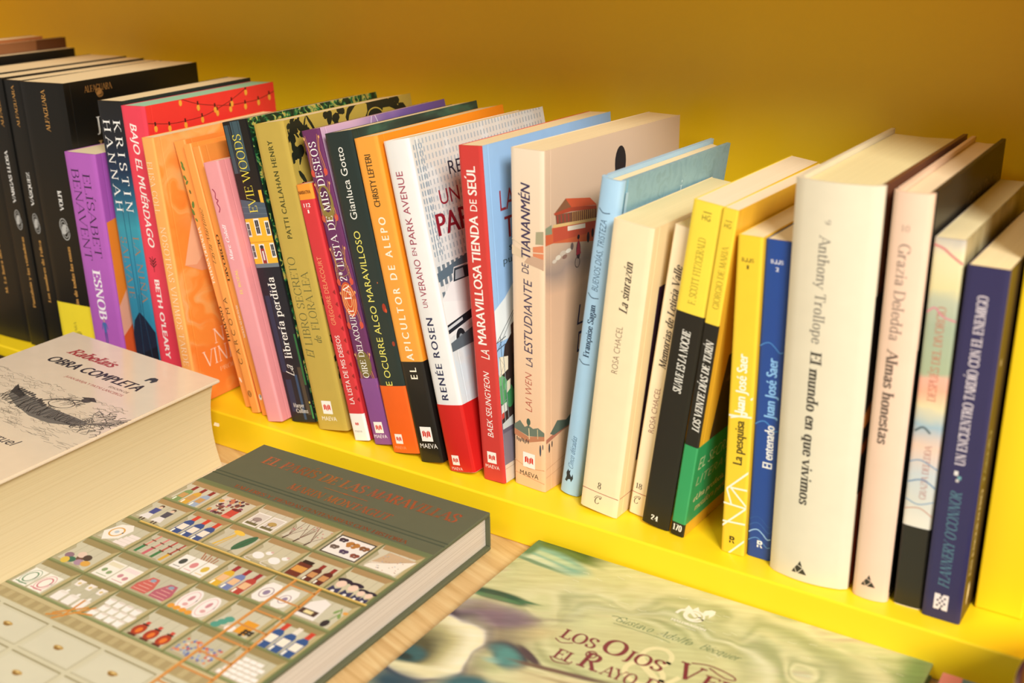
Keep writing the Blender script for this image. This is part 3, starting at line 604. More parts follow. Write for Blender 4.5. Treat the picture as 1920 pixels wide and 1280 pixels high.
# --- very thick pale volume with an engraved scene on its cover
def tome():
    w_, D, hA, hB = .1598, .240, .0821, .0724
    r = thing('hardcover_book', 'very thick pale volume with an old ship engraving on its glossy cover', 'book', (-.28129, -.03024, TZ), (0, 0, R(2.57)), LIE)
    k = (hB-hA)/w_; top = lambda x: hA+k*x
    jacket = mat('#e3d0b4', .2, 0, .6); bm = bmesh.new(); M = Mats(); mi = M(jacket); th = .0026
    n = 10; prof = []
    xs = [w_*i/n for i in range(n+1)]
    prism(bm, [(x, top(x)) for x in xs]+[(x, top(x)-th) for x in xs[::-1]], [0, D], [mi])
    for v in bm.verts: v.co = Vector((v.co.x, -v.co.z, v.co.y))
    bmesh.ops.recalc_face_normals(bm, faces=bm.faces[:])
    bmesh.ops.bevel(bm, geom=[e for e in bm.edges if len(e.link_faces) == 2 and e.calc_face_angle() > .8], offset=.0008, segments=2, affect='EDGES')
    rnd = random.Random(8); A = []
    A += [('t', 'Rabelais', 'XI', 'h', 27, 30, 81, 9.6, '#a23a38'), ('t', 'OBRA COMPLETA', 'NBX', 'h', 45, 29.5, 127, 10.4, '#2c2a30'),
          ('t', 'EDICIÓN DE', 'N', 'h', 55.4, 105, 124.4, 2.6, '#6a4a44'), ('t', 'JUAN BARJA Y PATXI LANCEROS', 'N', 'h', 61, 65.4, 124.9, 3, '#a8504a'),
          ('p', '#2f3a40', [(117, 34), (117.6, 28), (120, 26), (124, 26.4), (126, 30), (124.6, 34), (122.6, 34), (122, 31), (119.6, 31.4), (119, 34)])]
    A += [('t', 'Gargantúa y Pantagruel', 'NI', 'h', 150, 20, 127, 9, '#35333a'), ('t', 'Los cinco libros', 'NI', 'h', 164, 60, 124.5, 5, '#a8403c')]
    # engraving: water and sky hatching
    for i in range(300):
        u = rnd.uniform(8, 140); v = rnd.uniform(76, 136)
        if v < 70+abs(u-60)*.06: continue
        l = rnd.uniform(5, 13); b_ = rnd.uniform(-2, 2); A.append(('l', rnd.choice(['#a89a86', '#978b79', '#877c6c']), .28, [(u, v), (u+l*.35, v+b_), (u+l*.7, v-b_*.6), (u+l, v+b_*.3)], 1))
    hull = [(50, 92), (56, 96), (74, 99), (98, 103), (126, 103), (140, 104), (135, 112), (118, 119), (98, 119), (76, 113), (60, 106)]
    A.append(('p', '#6f6a62', hull))
    for i in range(60):
        t = i/60; u = 54+80*t; A.append(('l', rnd.choice(['#3f3c3a', '#4f4b47', '#2f2d2c']), .5, [(u, 97+8*t+rnd.uniform(-1, 2)), (u+rnd.uniform(-3, 3), 104+9*t), (u+rnd.uniform(-4, 4), 110+8*t*(1-t)*3)], 1))
    A.append(('p', '#3c3a38', [(50, 90), (58, 95), (70, 99), (70, 104), (56, 101)]))
    for i in range(12): A.append(('e', '#4a4643', 58+i*3.2, 95+i*.7-rnd.uniform(0, 3), 1.4, 2.2, 0, 8))
    A.append(('p', '#d9c8ad', [(90, 100), (93, 90), (100, 86), (110, 88), (114, 94), (110, 100)])); A.append(('o', '#3a3734', 101, 94, 10, 6.4, .7, -12)); A.append(('l', '#3a3734', 1.1, [(84, 101), (92, 91), (102, 86), (112, 82)], 1)); A.append(('e', '#57524c', 111, 81, 4, 3.2)); A.append(('p', '#45413c', [(104, 79), (112, 75), (119, 79), (112, 81)]))
    for i in range(16): A.append(('l', '#3f3b38', .45, [(92+i*1.4, 98-rnd.uniform(0, 8)), (94+i*1.3, 92-rnd.uniform(0, 8)), (97+i*1.2, 88-rnd.uniform(-4, 8))], 1))
    for i in range(70):
        u, v = rnd.uniform(132, 157), rnd.uniform(86, 118); A.append(('l', rnd.choice(['#5c564f', '#47423e', '#7a7268']), .5, [(u, v), (u+rnd.uniform(-4, 5), v-rnd.uniform(1, 6)), (u+rnd.uniform(-6, 8), v-rnd.uniform(2, 8))], 1))
    for i in range(5): A.append(('l', '#4a4540', .6, [(136+i*3, 110-i*2), (159.5, 84+i*3)]))
    for i in range(40):
        u = rnd.uniform(60, 158); v = 122+(u-60)*.08+rnd.uniform(-2, 10); A.append(('l', '#8c8070', .3, [(u, v), (min(u+8, 159), v+rnd.uniform(-1.4, 1.4))]))
    add_prints(bm, M, fv(A), lambda a, b, l: (a/1000, b/1000, top(a/1000)+l), (.5, w_*1000-.5, -239.5, -.5))
    link('front_cover', bm, M.l, r)
    bm = bmesh.new(); box(bm, (0, -D, 0), (w_, 0, th), 0, .0006); link('back_cover', bm, [jacket], r)
    bm = bmesh.new(); P = [(.0006, th)]+[(-.004*(1-(2*i/10-1)**2), th+(hA-2*th)*i/10) for i in range(11)]+[(.0016, hA-th), (.0016, th)]
    prism(bm, P, [.0, D], [0])
    for v in bm.verts: v.co = Vector((v.co.x, -v.co.z, v.co.y))
    bmesh.ops.recalc_face_normals(bm, faces=bm.faces[:]); link('spine', bm, [jacket], r)
    bm = bmesh.new(); n = 14; x1 = w_-.004
    P = [(.002, th+.0001), (x1, th+.0001)]+[(x1-.006*(1-(2*i/n-1)**2), th+.0001+(top(x1)-2*th-.0002)*i/n) for i in range(1, n)]+[(x1, top(x1)-th-.0001), (.002, top(.002)-th-.0001)]
    prism(bm, P, [.004, D-.004], [0])
    for v in bm.verts: v.co = Vector((v.co.x, -v.co.z, v.co.y))
    bmesh.ops.recalc_face_normals(bm, faces=bm.faces[:]); link('page_block', bm, [pages_mat('#dfcda0', '#d3be8e', 'Z', .7, .4)], r)
    bm = bmesh.new()
    for i in range(5):
        a = R(-40+20*i); box(bm, (w_-.006, -.0060+i*.0003, .036), (w_-.0022+.0012*math.cos(a), -.00585+i*.0003, .0366+.0014*math.sin(a)+.0006))
    link('ribbon_bookmark', bm, [mat('#efdcb8', .8)], r)
tome()

# --- wide painted picture book
def picture_book():
    W, D, H = .2513, .25, .010
    r = thing('hardcover_book', 'wide thin picture book with swirling pale green paint and dark red title', 'book', (.14455, -.00285, TZ), (0, 0, R(.75)), LIE)
    B = [(60, -34, 62, 26, 14, '#cdc68a', .8), (190, -38, 50, 9, 14, '#b3b27c', .9), (222, -20, 34, 4, -10, '#8fa066', .9), (200, -56, 40, 4, 16, '#cfc490', .9),
         (88, -72.0, 33.6, 24.0, 14, '#a5a66e', 0.07, 0.91), (93, -74.4, 40.32000000000001, 28.8, 14, '#d8d3a2', 0.07, 0.91), (98, -76.8, 48.160000000000004, 34.4, 14, '#9c9d68', 0.07, 0.91), (103, -79.2, 57.120000000000005, 40.800000000000004, 14, '#d3cd98', 0.07, 0.91), (108, -81.6, 66.08000000000001, 47.2, 14, '#a9a873', 0.07, 0.91), (113, -84.0, 76.16000000000001, 54.400000000000006, 14, '#ddd8ac', 0.07, 0.91), (118, -86.4, 87.36000000000001, 62.400000000000006, 14, '#9fa26c', 0.07, 0.91), (123, -88.8, 100.80000000000001, 72.0, 14, '#d0ca94', 0.07, 0.91), (128, -91.2, 115.36000000000001, 82.4, 14, '#a3a570', 0.07, 0.91), (133, -93.6, 132.16000000000003, 94.4, 14, '#d6d09c', 0.07, 0.91), (110, -76, 62, 26, 8, '#c9c48c', .5), (246, -14, 9, 22, 0, '#76935a', .8),
         (14, 0, 34, 11, -6, '#365428', .35), (24, -6, 24, 3.4, -8, '#54703a', .6), (18, -17, 30, 9.5, -8, '#80ad94', .3), (20, -15, 20, 2.6, -8, '#b9c99c', .6), (12, -21, 20, 2.6, -6, '#cfd6ac', .6), (12, -25.5, 22, 1.6, -4, '#6f8f6a', .6), (2, -12, 5, 10, 0, '#4f7a56', .5),
         (14, -69, 25, 5, 4, '#27543a', .3), (12, -71.4, 18, 2, 6, '#4f8050', .5), (34, -66, 8, 1.4, 10, '#3a6a44', .5), (14, -84, 30, 7, 10, '#a08f92', .6), (24, -90, 22, 3, 16, '#84707a', .6), (40, -98, 30, 9, 36, '#cdbd86', .5), (34, -86, 30, 2, 30, '#8f8464', .7),
         (12, -124, 48, 46, 10, '#8f8466', .3), (20, -92, 34, 9, 22, '#7d6a70', .5), (11, -128, 32, 37, 10, '#3d3038', .08), (11, -128.6, 28.4, 32.6, 10, '#8f8396', .05), (11, -129, 27.4, 31.6, 10, '#e9deb2', .06), (20, -126, 17, 26, 8, '#efe6c0', .5), (7, -131, 20, 23, 14, '#bdb27a', .35), (4, -134, 15, 18, 16, '#7d7850', .4), (3, -138, 11, 13, 14, '#4a4c34', .4), (3, -143, 11, 8, 10, '#275a5c', .35), (2, -146, 6, 3, 0, '#123434', .5), (16, -152, 18, 4, 10, '#e0d6a8', .5),
         (52, -118, 18, 11, -28, '#3d3c42', .2), (51, -119, 15, 8.4, -28, '#4f8a80', .35), (46, -124, 6, 3, 10, '#8ab8a8', .6), (62, -110, 12, 2.6, -26, '#4a3a3e', .4), (90, -124, 36, 11, 6, '#d2c292', .35), (84, -113, 30, 2, 10, '#6b4f40', .5), (92, -120, 28, 1.6, 8, '#a8946a', .6), (92, -136, 32, 2, 4, '#7d6a50', .6), (52, -150, 22, 11, 16, '#2f6266', .35), (20, -170, 36, 12, 0, '#264a58', .5)]
    paint = painted('oil_swirl', 'XY', [(0, '#a4ac74'), (.3, '#b7ba84'), (.5, '#c4c690'), (.7, '#cdca98'), (.86, '#c9ba94'), (1, '#bac8a4')], streak=(70, 14, 24), warp=(1.8, 50), blobs=B, rough=.35, coat=.25, fine=.35, detail=5)
    rnd = random.Random(2); dr = '#7c2b33'; gs = '#41663f'; wt = '#efe6cf'
    A = [('o', '#e2d6a0', 121.6, 74, 8, 8.4, 3, 20), ('l', '#e2d6a0', 4, [(113, 78), (118, 84), (130, 92), (139, 98)], 1), ('o', '#e2d6a0', 122, 91, 11, 9, 3.2, 10), ('l', '#e2d6a0', 3, [(140, 84), (134, 96), (126, 100)], 1)]
    A += [('t', 'LOS', 'X', 'h', 81.4, 66, 88.4, 9, dr), ('t', 'O', 'X', 'h', 78.4, 91.5, 105.5, 13, dr), ('t', 'JOS', 'X', 'h', 80.4, 106.4, 129, 9.4, dr), ('t', 'V', 'X', 'h', 77, 135, 150, 14, dr), ('t', 'ERDES', 'X', 'h', 79, 151, 200, 9.6, dr), ('l', dr, .9, [(140, 69), (150, 66), (163, 68), (166, 71), (160, 72), (150, 68)], 1),
          ('t', 'EL', 'X', 'h', 99.6, 72, 84.4, 9, dr), ('t', 'R', 'X', 'h', 96.4, 87, 100, 14, dr), ('t', 'AYO', 'X', 'h', 99, 101, 121.5, 9, dr), ('t', 'DE LUNA', 'X', 'h', 97, 126, 176, 9, dr), ('o', dr, 90, 91, 3, 3, .9), ('l', dr, .8, [(71, 104), (76, 107), (84, 105)], 1), ('l', dr, .8, [(65, 88), (70, 90), (76, 87)], 1)]
    A += [('t', 'Gustavo', 'C', 'h', 52.4, 86, 109, 5.6, gs), ('t', 'Adolfo', 'C', 'h', 52.2, 112, 133, 5.6, gs), ('t', 'Bécquer', 'C', 'h', 51.6, 138, 161.6, 5.6, gs), ('l', gs, .4, [(82, 52), (86, 51), (90, 54)], 1), ('l', gs, .35, [(86, 58), (110, 57), (122, 58)], 1)]
    A += [('t', 'MALDRAGÓN', 'NX', 'h', 36.6, 112.6, 134, 2.2, wt), ('t', 'EDITORIAL', 'N', 'h', 40, 117, 129.6, 1.2, wt), ('o', wt, 122, 27.6, 4, 3.8, 1.8), ('o', wt, 122.6, 27.2, 6, 5.4, 1.3, 20), ('l', wt, 2, [(112.4, 29.6), (114, 25), (119, 24.6), (124, 28)], 1), ('p', wt, [(115, 24), (115.4, 18.6), (119.6, 22), (121, 26)]), ('p', wt, [(119, 22), (121, 17.6), (124, 22)]), ('p', wt, [(125.4, 24), (126, 19), (129, 16.4), (131.6, 16.6), (132.4, 20), (130.8, 25), (129.6, 22), (127.6, 24.6)])]
    for i in range(40): u, v = rnd.uniform(40, 245), rnd.uniform(6, 60); A.append(('l', '#e3deb8', .3, [(u, v), (u+rnd.uniform(1, 4), v+rnd.uniform(-1, 1)), (u+rnd.uniform(4, 6), v+rnd.uniform(-1.5, 1.5))], 1))
    slab('front_cover', (0, -D, H-.0022), (W, 0, H), paint, r, A, (.3, 251, -249.6, -.3), .0006)
    slab('back_cover', (0, -D, 0), (W, 0, .0022), mat('#4f6a44', .4), r, bev=.0006)
    bm = bmesh.new(); box(bm, (.0, -D, .0023), (.0022, 0, H-.0023), 0, .0005); link('spine', bm, [mat('#4f6a44', .4)], r)
    bm = bmesh.new(); box(bm, (.0023, -D+.003, .0023), (W-.003, -.003, H-.0023)); link('page_block', bm, [pages_mat('#e6d8bd', '#b9a68a', 'Z', 2, .7)], r)
picture_book()

# --- the two things cut by the lower corner, and the dark book behind the thick volume
def strip_book():
    W, D, H = .20, .19, .0144
    r = thing('hardcover_book', 'pink spined blue-grey book next to the painted picture book', 'book', (.4032, -.0113, TZ), (0, 0, R(1.2)), LIE)
    slab('front_cover', (0, -D, H-.002), (W, 0, H), mat('#5f8088', .45), r, [('r', '#ee8f86', .2, .2, 10.4, 189.8)], None, .0006)
    slab('back_cover', (0, -D, 0), (W, 0, .002), mat('#5f8088', .45), r, bev=.0006)
    bm = bmesh.new(); box(bm, (0, -D, .0021), (.002, 0, H-.0021), 0, .0004); link('spine', bm, [mat('#ee8f86', .45)], r)
    bm = bmesh.new(); box(bm, (.0022, -D+.003, .0021), (W-.003, -.003, H-.0021)); link('page_block', bm, [pages_mat()], r)
strip_book()
def tin():
    z0 = TZ+.01455; h = .04-z0; R_ = .0688
    r = thing('round_tin', 'maroon round tin standing on the pink spined book, cut by the frame', 'tin', (.5127, -.0673, z0))
    bm = bmesh.new(); n = 64
    P = [(0, 0), (R_-.003, 0), (R_-.0015, .0015), (R_-.0015, h*.62)]
    rows = [[bm.verts.new((a*math.cos(2*math.pi*i/n), a*math.sin(2*math.pi*i/n), b)) for i in range(n)] for a, b in P[1:]]
    for j in range(len(rows)-1):
        for i in range(n): bm.faces.new((rows[j][i], rows[j][(i+1) % n], rows[j+1][(i+1) % n], rows[j+1][i]))
    bm.faces.new(rows[0][::-1]); bm.faces.new(rows[-1]); link('body', bm, [mat('#4a1512', .3, 0, .4)], r, True)
    bm = bmesh.new(); P = [(R_-.0012, h*.5), (R_, h*.5), (R_, h-.004), (R_-.0012, h-.0012), (R_-.004, h), (R_-.008, h-.001)]
    rows = [[bm.verts.new((a*math.cos(2*math.pi*i/n), a*math.sin(2*math.pi*i/n), b)) for i in range(n)] for a, b in P]
    for j in range(len(rows)-1):
        for i in range(n): bm.faces.new((rows[j][i], rows[j][(i+1) % n], rows[j+1][(i+1) % n], rows[j+1][i]))
    bm.faces.new(rows[-1]); link('lid', bm, [mat('#56190f', .25, 0, .5)], r, True)
tin()
def dark_book():
    W, D, H = .20, .2, .0234
    r = thing('hardcover_book', 'dark brown book lying behind the thick pale volume, against the shelf edge', 'book', (-.535, -.0055, TZ), (0, 0, 0), LIE)
    c = mat('#2a1a12', .5)
    slab('front_cover', (0, -D, H-.0024), (W, 0, H), c, r, bev=.0006); slab('back_cover', (0, -D, 0), (W, 0, .0024), c, r, bev=.0006)
    bm = bmesh.new(); box(bm, (0, -.0022, .0025), (W, 0, H-.0025), 0, .0004); link('spine', bm, [c], r)
    bm = bmesh.new(); box(bm, (.003, -D+.003, .0025), (W-.003, -.0024, H-.0025)); link('page_block', bm, [pages_mat()], r)
dark_book()

# ---------------------------------------------------------------- the row of standing books, far end first
standing_book('tall orange-brown book at the far end, only its top corner showing', -0.5307, 0.0030, 0.00, 0.00, 18.0, 257.8, 140.0,
    spine='#8a5230',
    front='#a5673c')
standing_book('thin dark brown picture book at the far end, one pale panel on its cover', -0.5136, 0.0150, 0.00, 0.00, 5.5, 255.1, 150.0,
    spine='#4a2c18',
    front='#5b341d',
    fp=[('p', '#8a5a38', [(20, 200), (112, 200), (118, 262), (20, 262)])])
standing_book('black paperback at the far end, cream page tops and a narrow black cover edge', -0.5078, 0.0150, 0.00, 0.00, 11.5, 245.5, 150.0,
    spine='#17150f',
    front='#14120e')
standing_book('thick black paperback with gilt lettering, cut by the edge of the picture', -0.4694, 0.0165, 1.40, -1.04, 51.5, 240.0, 152.0,
    spine='#110f0b',
    front='#0b0a08',
    coat=0.05,
    bulge=0.5,
    sp=[('t', 'ALFAGUARA', 'S', 'u', 64.25, 199.3, 234.1, 3.2, '#d0994f'), ('t', 'M. La hora del destino', 'SB', 'u', 29.8, 43.9, 108.2, 3.4, '#d0994f'), ('knot', '#b9b7b1', 24, 121, 4.6, 9)])
standing_book('black paperback with a silver knot emblem, third black spine from the purple book', -0.4171, 0.0165, 1.40, -1.04, 24.7, 240.0, 152.0,
    spine='#110f0b',
    front='#0b0a08',
    coat=0.05,
    bulge=0.5,
    sp=[('t', 'VARGAS LLOSA', 'SB', 'u', 14.7, 132.6, 179.0, 3.9, '#f3efe8'), ('t', 'Pantaleón y las visitadoras', 'SB', 'u', 16.4, 37.4, 102.8, 3.3, '#d0994f'), ('t', 'ALFAGUARA', 'S', 'u', 17.35, 198.9, 234.4, 3.3, '#d0994f'), ('knot', '#b9b7b1', 15.5, 117.9, 4.4, 9)])
standing_book('black paperback with a silver knot emblem, next to the yellow-banded black book', -0.3919, 0.0185, 1.38, -1.04, 22.2, 239.0, 152.0,
    spine='#110f0b',
    front='#0b0a08',
    coat=0.05,
    bulge=0.5,
    sp=[('t', 'ALFAGUARA', 'S', 'u', 11.95, 199.9, 235.1, 3.5, '#d0994f'), ('t', 'VÁSQUEZ', 'SB', 'u', 12.35, 132.3, 161.8, 3.9, '#f3efe8'), ('t', 'Los nombres de Feliza', 'SB', 'u', 12.5, 45.5, 102.2, 3.4, '#d0994f'), ('knot', '#b9b7b1', 12.7, 117.2, 4.4, 9)])
standing_book('thick black paperback with a bright yellow band round its foot', -0.3608, 0.0130, 4.67, -0.95, 50.0, 240.2, 151.4,
    spine='#110f0b',
    front='#0a0907',
    coat=0.05,
    bulge=0.5,
    band=(1, 52, '#f5dc35', [('t', 'ALFAGUARA', 'S', 'u', 19.5, 8, 36, 3.2, '#8d8330'), ('knot', '#6d6530', 24, 24, 3, 3.4)]),
    sp=[('t', 'ALFAGUARA', 'S', 'u', 26.3, 200.7, 234.9, 4.6, '#d0994f'), ('t', 'VOLPI', 'SB', 'u', 26.6, 134.4, 151.9, 4.4, '#f3efe8'), ('t', 'La invención de todas las cosas', 'SB', 'u', 26.6, 25.8, 103.8, 3.7, '#d0994f'), ('knot', '#b9b7b1', 25.9, 118.8, 5.6, 9.5)],
    fp=[('t', 'ALFAGUARA', 'S', 'h', 232.85, 20.8, 50.4, 5.2, '#a0703a'), ('knot', '#a0703a', 36, 228.6, 4, 3.6), ('t', 'JORGE VOLPI', 'S', 'h', 203.5, 28, 118, 12, '#d8d4cc'), ('t', 'La invención', 'S', 'h', 184, 28, 118, 12, '#b9935a')])
standing_book('thick purple paperback in front of the black books, navy and white lettering', -0.3092, 0.0084, 1.66, -1.38, 36.9, 188.4, 145.4,
    spine='#b560bc',
    front='#a553ae',
    bulge=0.3,
    sp=[('t', 'ELÍSABET', 'SL', 'd', 23.25, 172.1, 102.6, 8.6, '#2b1b3d'), ('t', 'BENAVENT', 'SL', 'd', 10.3, 175.5, 99.2, 9.2, '#2b1b3d'), ('t', 'ESNOB', 'SB', 'd', 16.75, 91.4, 48.0, 9.2, '#fbf3f6'), ('e', '#caa08a', 16.8, 47, 1.1, 1.1), ('p', '#4a6fae', [(14.8, 45.6), (18.8, 45.6), (18.2, 36.5), (15.4, 36.5)]), ('p', '#3a4f8e', [(15.2, 36.5), (16.6, 36.5), (16.2, 27), (15.4, 27)]), ('p', '#3a4f8e', [(17.2, 36.5), (18.4, 36.5), (18.3, 27.5), (17.4, 27)]), ('l', '#4a6fae', 1, [(14.8, 45), (13.2, 39)]), ('l', '#4a6fae', 1, [(18.8, 45), (20.2, 40)])],
    fp=[('p', '#e9832b', [(1.7, 133), (60, 146), (140, 150), (140, 0), (1.7, 0)]), ('p', '#e8a58a', [(1.7, 62), (14, 78), (60, 82), (140, 60), (140, 0), (1.7, 0)]), ('p', '#dd5a2a', [(1.7, 36), (30, 58), (140, 30), (140, 0), (1.7, 0)])])
standing_book('dark blue and teal paperback with large white roman capitals', -0.2638, 0.0148, 4.32, -1.79, 26.0, 231.6, 147.5,
    spine=painted('teal_lake','XZ',[(0,'#2a7f9a'),(.35,'#2b8cab'),(.5,'#3596a8'),(.62,'#1f5c78'),(.72,'#17304c'),(.85,'#1b1f28'),(1,'#1c1b1a')],grad=(30,232),warp=(3,12)),
    front='#171a1f',
    coat=0.2,
    bulge=0.3,
    sp=[('t', 'KRISTIN', 'S', 'd', 18.4, 216.9, 144.3, 7.4, '#f3efe8', 34), ('t', 'HANNAH', 'S', 'd', 7.25, 217.0, 144.0, 7.4, '#f3efe8', 34), ('t', 'LA NIÑA', 'SL', 'd', 19.9, 124.2, 68.1, 6.2, '#a9733f', 12), ('t', 'SALVAJE', 'SL', 'd', 6.1, 123.0, 71.6, 6.2, '#a9733f', 12), ('l', '#1c4a66', 0.5, [(10, 150), (11, 60)]), ('l', '#1c4a66', 0.4, [(16, 150), (14, 60)]), ('l', '#16405c', 0.5, [(13, 75), (12.4, 48)]), ('l', '#16405c', 0.5, [(17, 90), (15.5, 50)]), ('p', '#132238', [(0.2, 40), (4, 52), (11, 60), (16, 56), (25.8, 44), (25.8, 0.3), (0.2, 0.3)]), ('p', '#0c1626', [(0.2, 20), (25.8, 32), (25.8, 0.3), (0.2, 0.3)]), ('l', '#24506e', 0.35, [(11, 60), (8, 2)]), ('l', '#24506e', 0.35, [(16, 56), (20, 2)])])
standing_book('red paperback with strings of light bulbs on its cover and mint page edges', -0.2357, 0.0158, 3.81, -2.25, 25.1, 229.5, 147.3,
    spine='#ea4256',
    front='#ee3a33',
    pages=pages_mat('#9fd3b4','#86bd9d'),
    bulge=0.3,
    sp=[('t', 'BAJO EL MUÉRDAGO', 'NBI', 'd', 11.1, 216.3, 118.4, 7.2, '#fbeee6'), ('t', "BETH O'LEARY", 'NX', 'd', 10.65, 91.7, 24.2, 5.6, '#fbeee6'), ('l', '#6b2126', 0.6, [(9.6, 111), (9.6, 98)]), ('l', '#6b2126', 0.9, [(9.6, 102.0), (6.199999999999999, 105.0)]), ('l', '#6b2126', 0.9, [(9.6, 102.0), (13.0, 105.0)]), ('l', '#6b2126', 0.9, [(9.6, 104.2), (6.199999999999999, 107.4)]), ('l', '#6b2126', 0.9, [(9.6, 104.2), (13.0, 107.4)]), ('l', '#6b2126', 0.9, [(9.6, 106.4), (6.199999999999999, 109.8)]), ('l', '#6b2126', 0.9, [(9.6, 106.4), (13.0, 109.8)])],
    fp=[('l', '#5a1f1c', 0.45, [(-1.0, 216.8), (23.0, 213.0), (40.1, 212.5), (59.4, 213.2), (73.5, 215.9), (93.2, 221.2), (112.2, 228.4)], 1), ('l', '#5a1f1c', 0.45, [(38.4, 229.8), (55.4, 223.8), (74.3, 219.9), (92.5, 217.5), (110.2, 217.2), (126.8, 217.6), (147.1, 221.6)], 1), ('e', '#f0b13e', 8.8, 211.2, 1.7, 2.5), ('r', '#3a1a18', 8.0, 213.4, 9.6, 216.4), ('e', '#f0b13e', 23.0, 209.4, 1.7, 2.5), ('r', '#3a1a18', 22.2, 211.6, 23.8, 214.6), ('e', '#f0b13e', 40.2, 209.3, 1.7, 2.5), ('r', '#3a1a18', 39.4, 211.5, 41.0, 214.5), ('e', '#f0b13e', 58.9, 210.6, 1.7, 2.5), ('r', '#3a1a18', 58.1, 212.8, 59.7, 215.8), ('e', '#f0b13e', 76.4, 213.3, 1.7, 2.5), ('r', '#3a1a18', 75.6, 215.5, 77.2, 218.5), ('e', '#f0b13e', 94.3, 218.3, 1.7, 2.5), ('r', '#3a1a18', 93.5, 220.5, 95.1, 223.5), ('e', '#f0b13e', 112.1, 225.2, 1.7, 2.5), ('r', '#3a1a18', 111.3, 227.4, 112.9, 230.4), ('e', '#f0b13e', 37.4, 226.9, 1.7, 2.5), ('r', '#3a1a18', 36.6, 229.1, 38.2, 232.1), ('e', '#f0b13e', 55.9, 220.6, 1.7, 2.5), ('r', '#3a1a18', 55.1, 222.8, 56.7, 225.8), ('e', '#f0b13e', 74.4, 216.3, 1.7, 2.5), ('r', '#3a1a18', 73.6, 218.5, 75.2, 221.5), ('e', '#f0b13e', 92.0, 214.3, 1.7, 2.5), ('r', '#3a1a18', 91.2, 216.5, 92.8, 219.5), ('e', '#f0b13e', 109.9, 213.9, 1.7, 2.5), ('r', '#3a1a18', 109.1, 216.1, 110.7, 219.1), ('e', '#f0b13e', 126.3, 214.9, 1.7, 2.5), ('r', '#3a1a18', 125.5, 217.1, 127.1, 220.1), ('e', '#f0b13e', 140.4, 217.4, 1.7, 2.5), ('r', '#3a1a18', 139.6, 219.6, 141.2, 222.6)])
standing_book('wide orange paperback with pale lettering, its painted cover partly showing', -0.1883, -0.0011, 2.74, -4.22, 12.7, 211.8, 133.3,
    spine='#f6ac5c',
    front=painted('orange_wash','YZ',[(0,'#f08a36'),(.45,'#f2963f'),(.7,'#f0aa5c'),(1,'#ecb97c')],streak=(60,80,20),warp=(5,40),grad=None,blobs=[(30,185,22,40,0,'#e6b068',.6),(20,20,60,40,0,'#f08636',.6)]),
    bulge=0.25,
    sp=[('t', 'ELISA COLL', 'SL', 'd', 4.45, 193.8, 154.6, 5.4, '#fbe3c0', 8), ('t', 'NOSOTRAS VINIMOS TARDE', 'SL', 'd', 6.6, 144.2, 32.7, 5.6, '#fbe3c0', 8)],
    fp=[('p', '#efb88e', [(10, 112), (27, 152), (60, 150), (60, 104), (40, 106), (22, 110)]), ('p', '#e7a277', [(10, 112), (22, 110), (38, 122), (60, 118), (60, 102), (26, 104)]), ('p', '#4b2a35', [(40, 105), (70, 100), (70, 62), (43, 66)]), ('p', '#5c3138', [(22, 190), (34, 192), (34, 150), (26, 152)]), ('p', '#2f4a2a', [(24, 176), (32, 180), (33, 166), (25, 164)]), ('t', 'NOSOTRAS', 'SL', 'h', 49, 27, 118, 12, '#fbe3c8'), ('t', 'VINIMOS TARDE', 'SL', 'h', 33.5, 12, 130, 13, '#fbe3c8'), ('t', 'PRÓLOGO DE UNA AMIGA', 'SL', 'h', 21, 28, 112, 3.4, '#f6cfa0')])
standing_book('thin orange paperback with green leaves on its spine, leaning on the wide orange book', -0.1437, 0.0184, 2.53, -12.80, 12.2, 211.5, 142.3,
    spine='#f79e50',
    front='#ee8a3a',
    bulge=0.1,
    sp=[('e', '#5d7f3c', 3.3, 194.5, 1.1, 2.2, 19, 8), ('e', '#5d7f3c', 3.4, 191.4, 1.3, 2.6, 27, 8), ('e', '#5d7f3c', 2.4, 183.9, 1.2, 2.4, 24, 8), ('e', '#5d7f3c', 3.1, 180.2, 1.1, 2.2, -49, 8), ('e', '#45612f', 3.9, 173.0, 0.9, 1.8, 10, 8), ('e', '#5d7f3c', 3.3, 163.1, 1.5, 3, -21, 8), ('e', '#5d7f3c', 0.3, 158.9, 1.6, 3.2, 41, 8), ('e', '#5d7f3c', 1.5, 157.0, 1.1, 2.2, 20, 8), ('e', '#5d7f3c', 2.6, 151.4, 0.9, 1.8, 31, 8), ('t', 'TATIANA OUBACHA', 'SB', 'u', 2.85, 100.8, 146.3, 2.6, '#fbe6cf'), ('t', 'HUMANO', 'SB', 'u', 2.3, 54.2, 82.7, 2.6, '#3b2412'), ('e', '#fbe6cf', 2.9, 22.5, 0.9, 2.2, 20)])
standing_book('thin orange paperback with widely spaced black capitals low on its spine', -0.1310, 0.0131, 0.38, -12.33, 8.4, 210.9, 145.1,
    spine='#f8a350',
    front='#ef9440',
    bulge=0.1,
    fzones=[(0, 38, '#d75a33'), (38, 210.9, '#ef9440')],
    sp=[('t', 'Layla Martínez', 'C', 'u', 1.65, 119.9, 163.6, 3.2, '#2e1c10'), ('t', 'CARCOMA', 'NL', 'u', 2.35, 39.8, 93.4, 4.4, '#2e1c10', 1.7), ('o', '#3a2414', 3.0, 15.6, 1.7, 2.4, 0.5), ('o', '#3a2414', 3.0, 15.6, 0.8, 1.3, 0.4)])
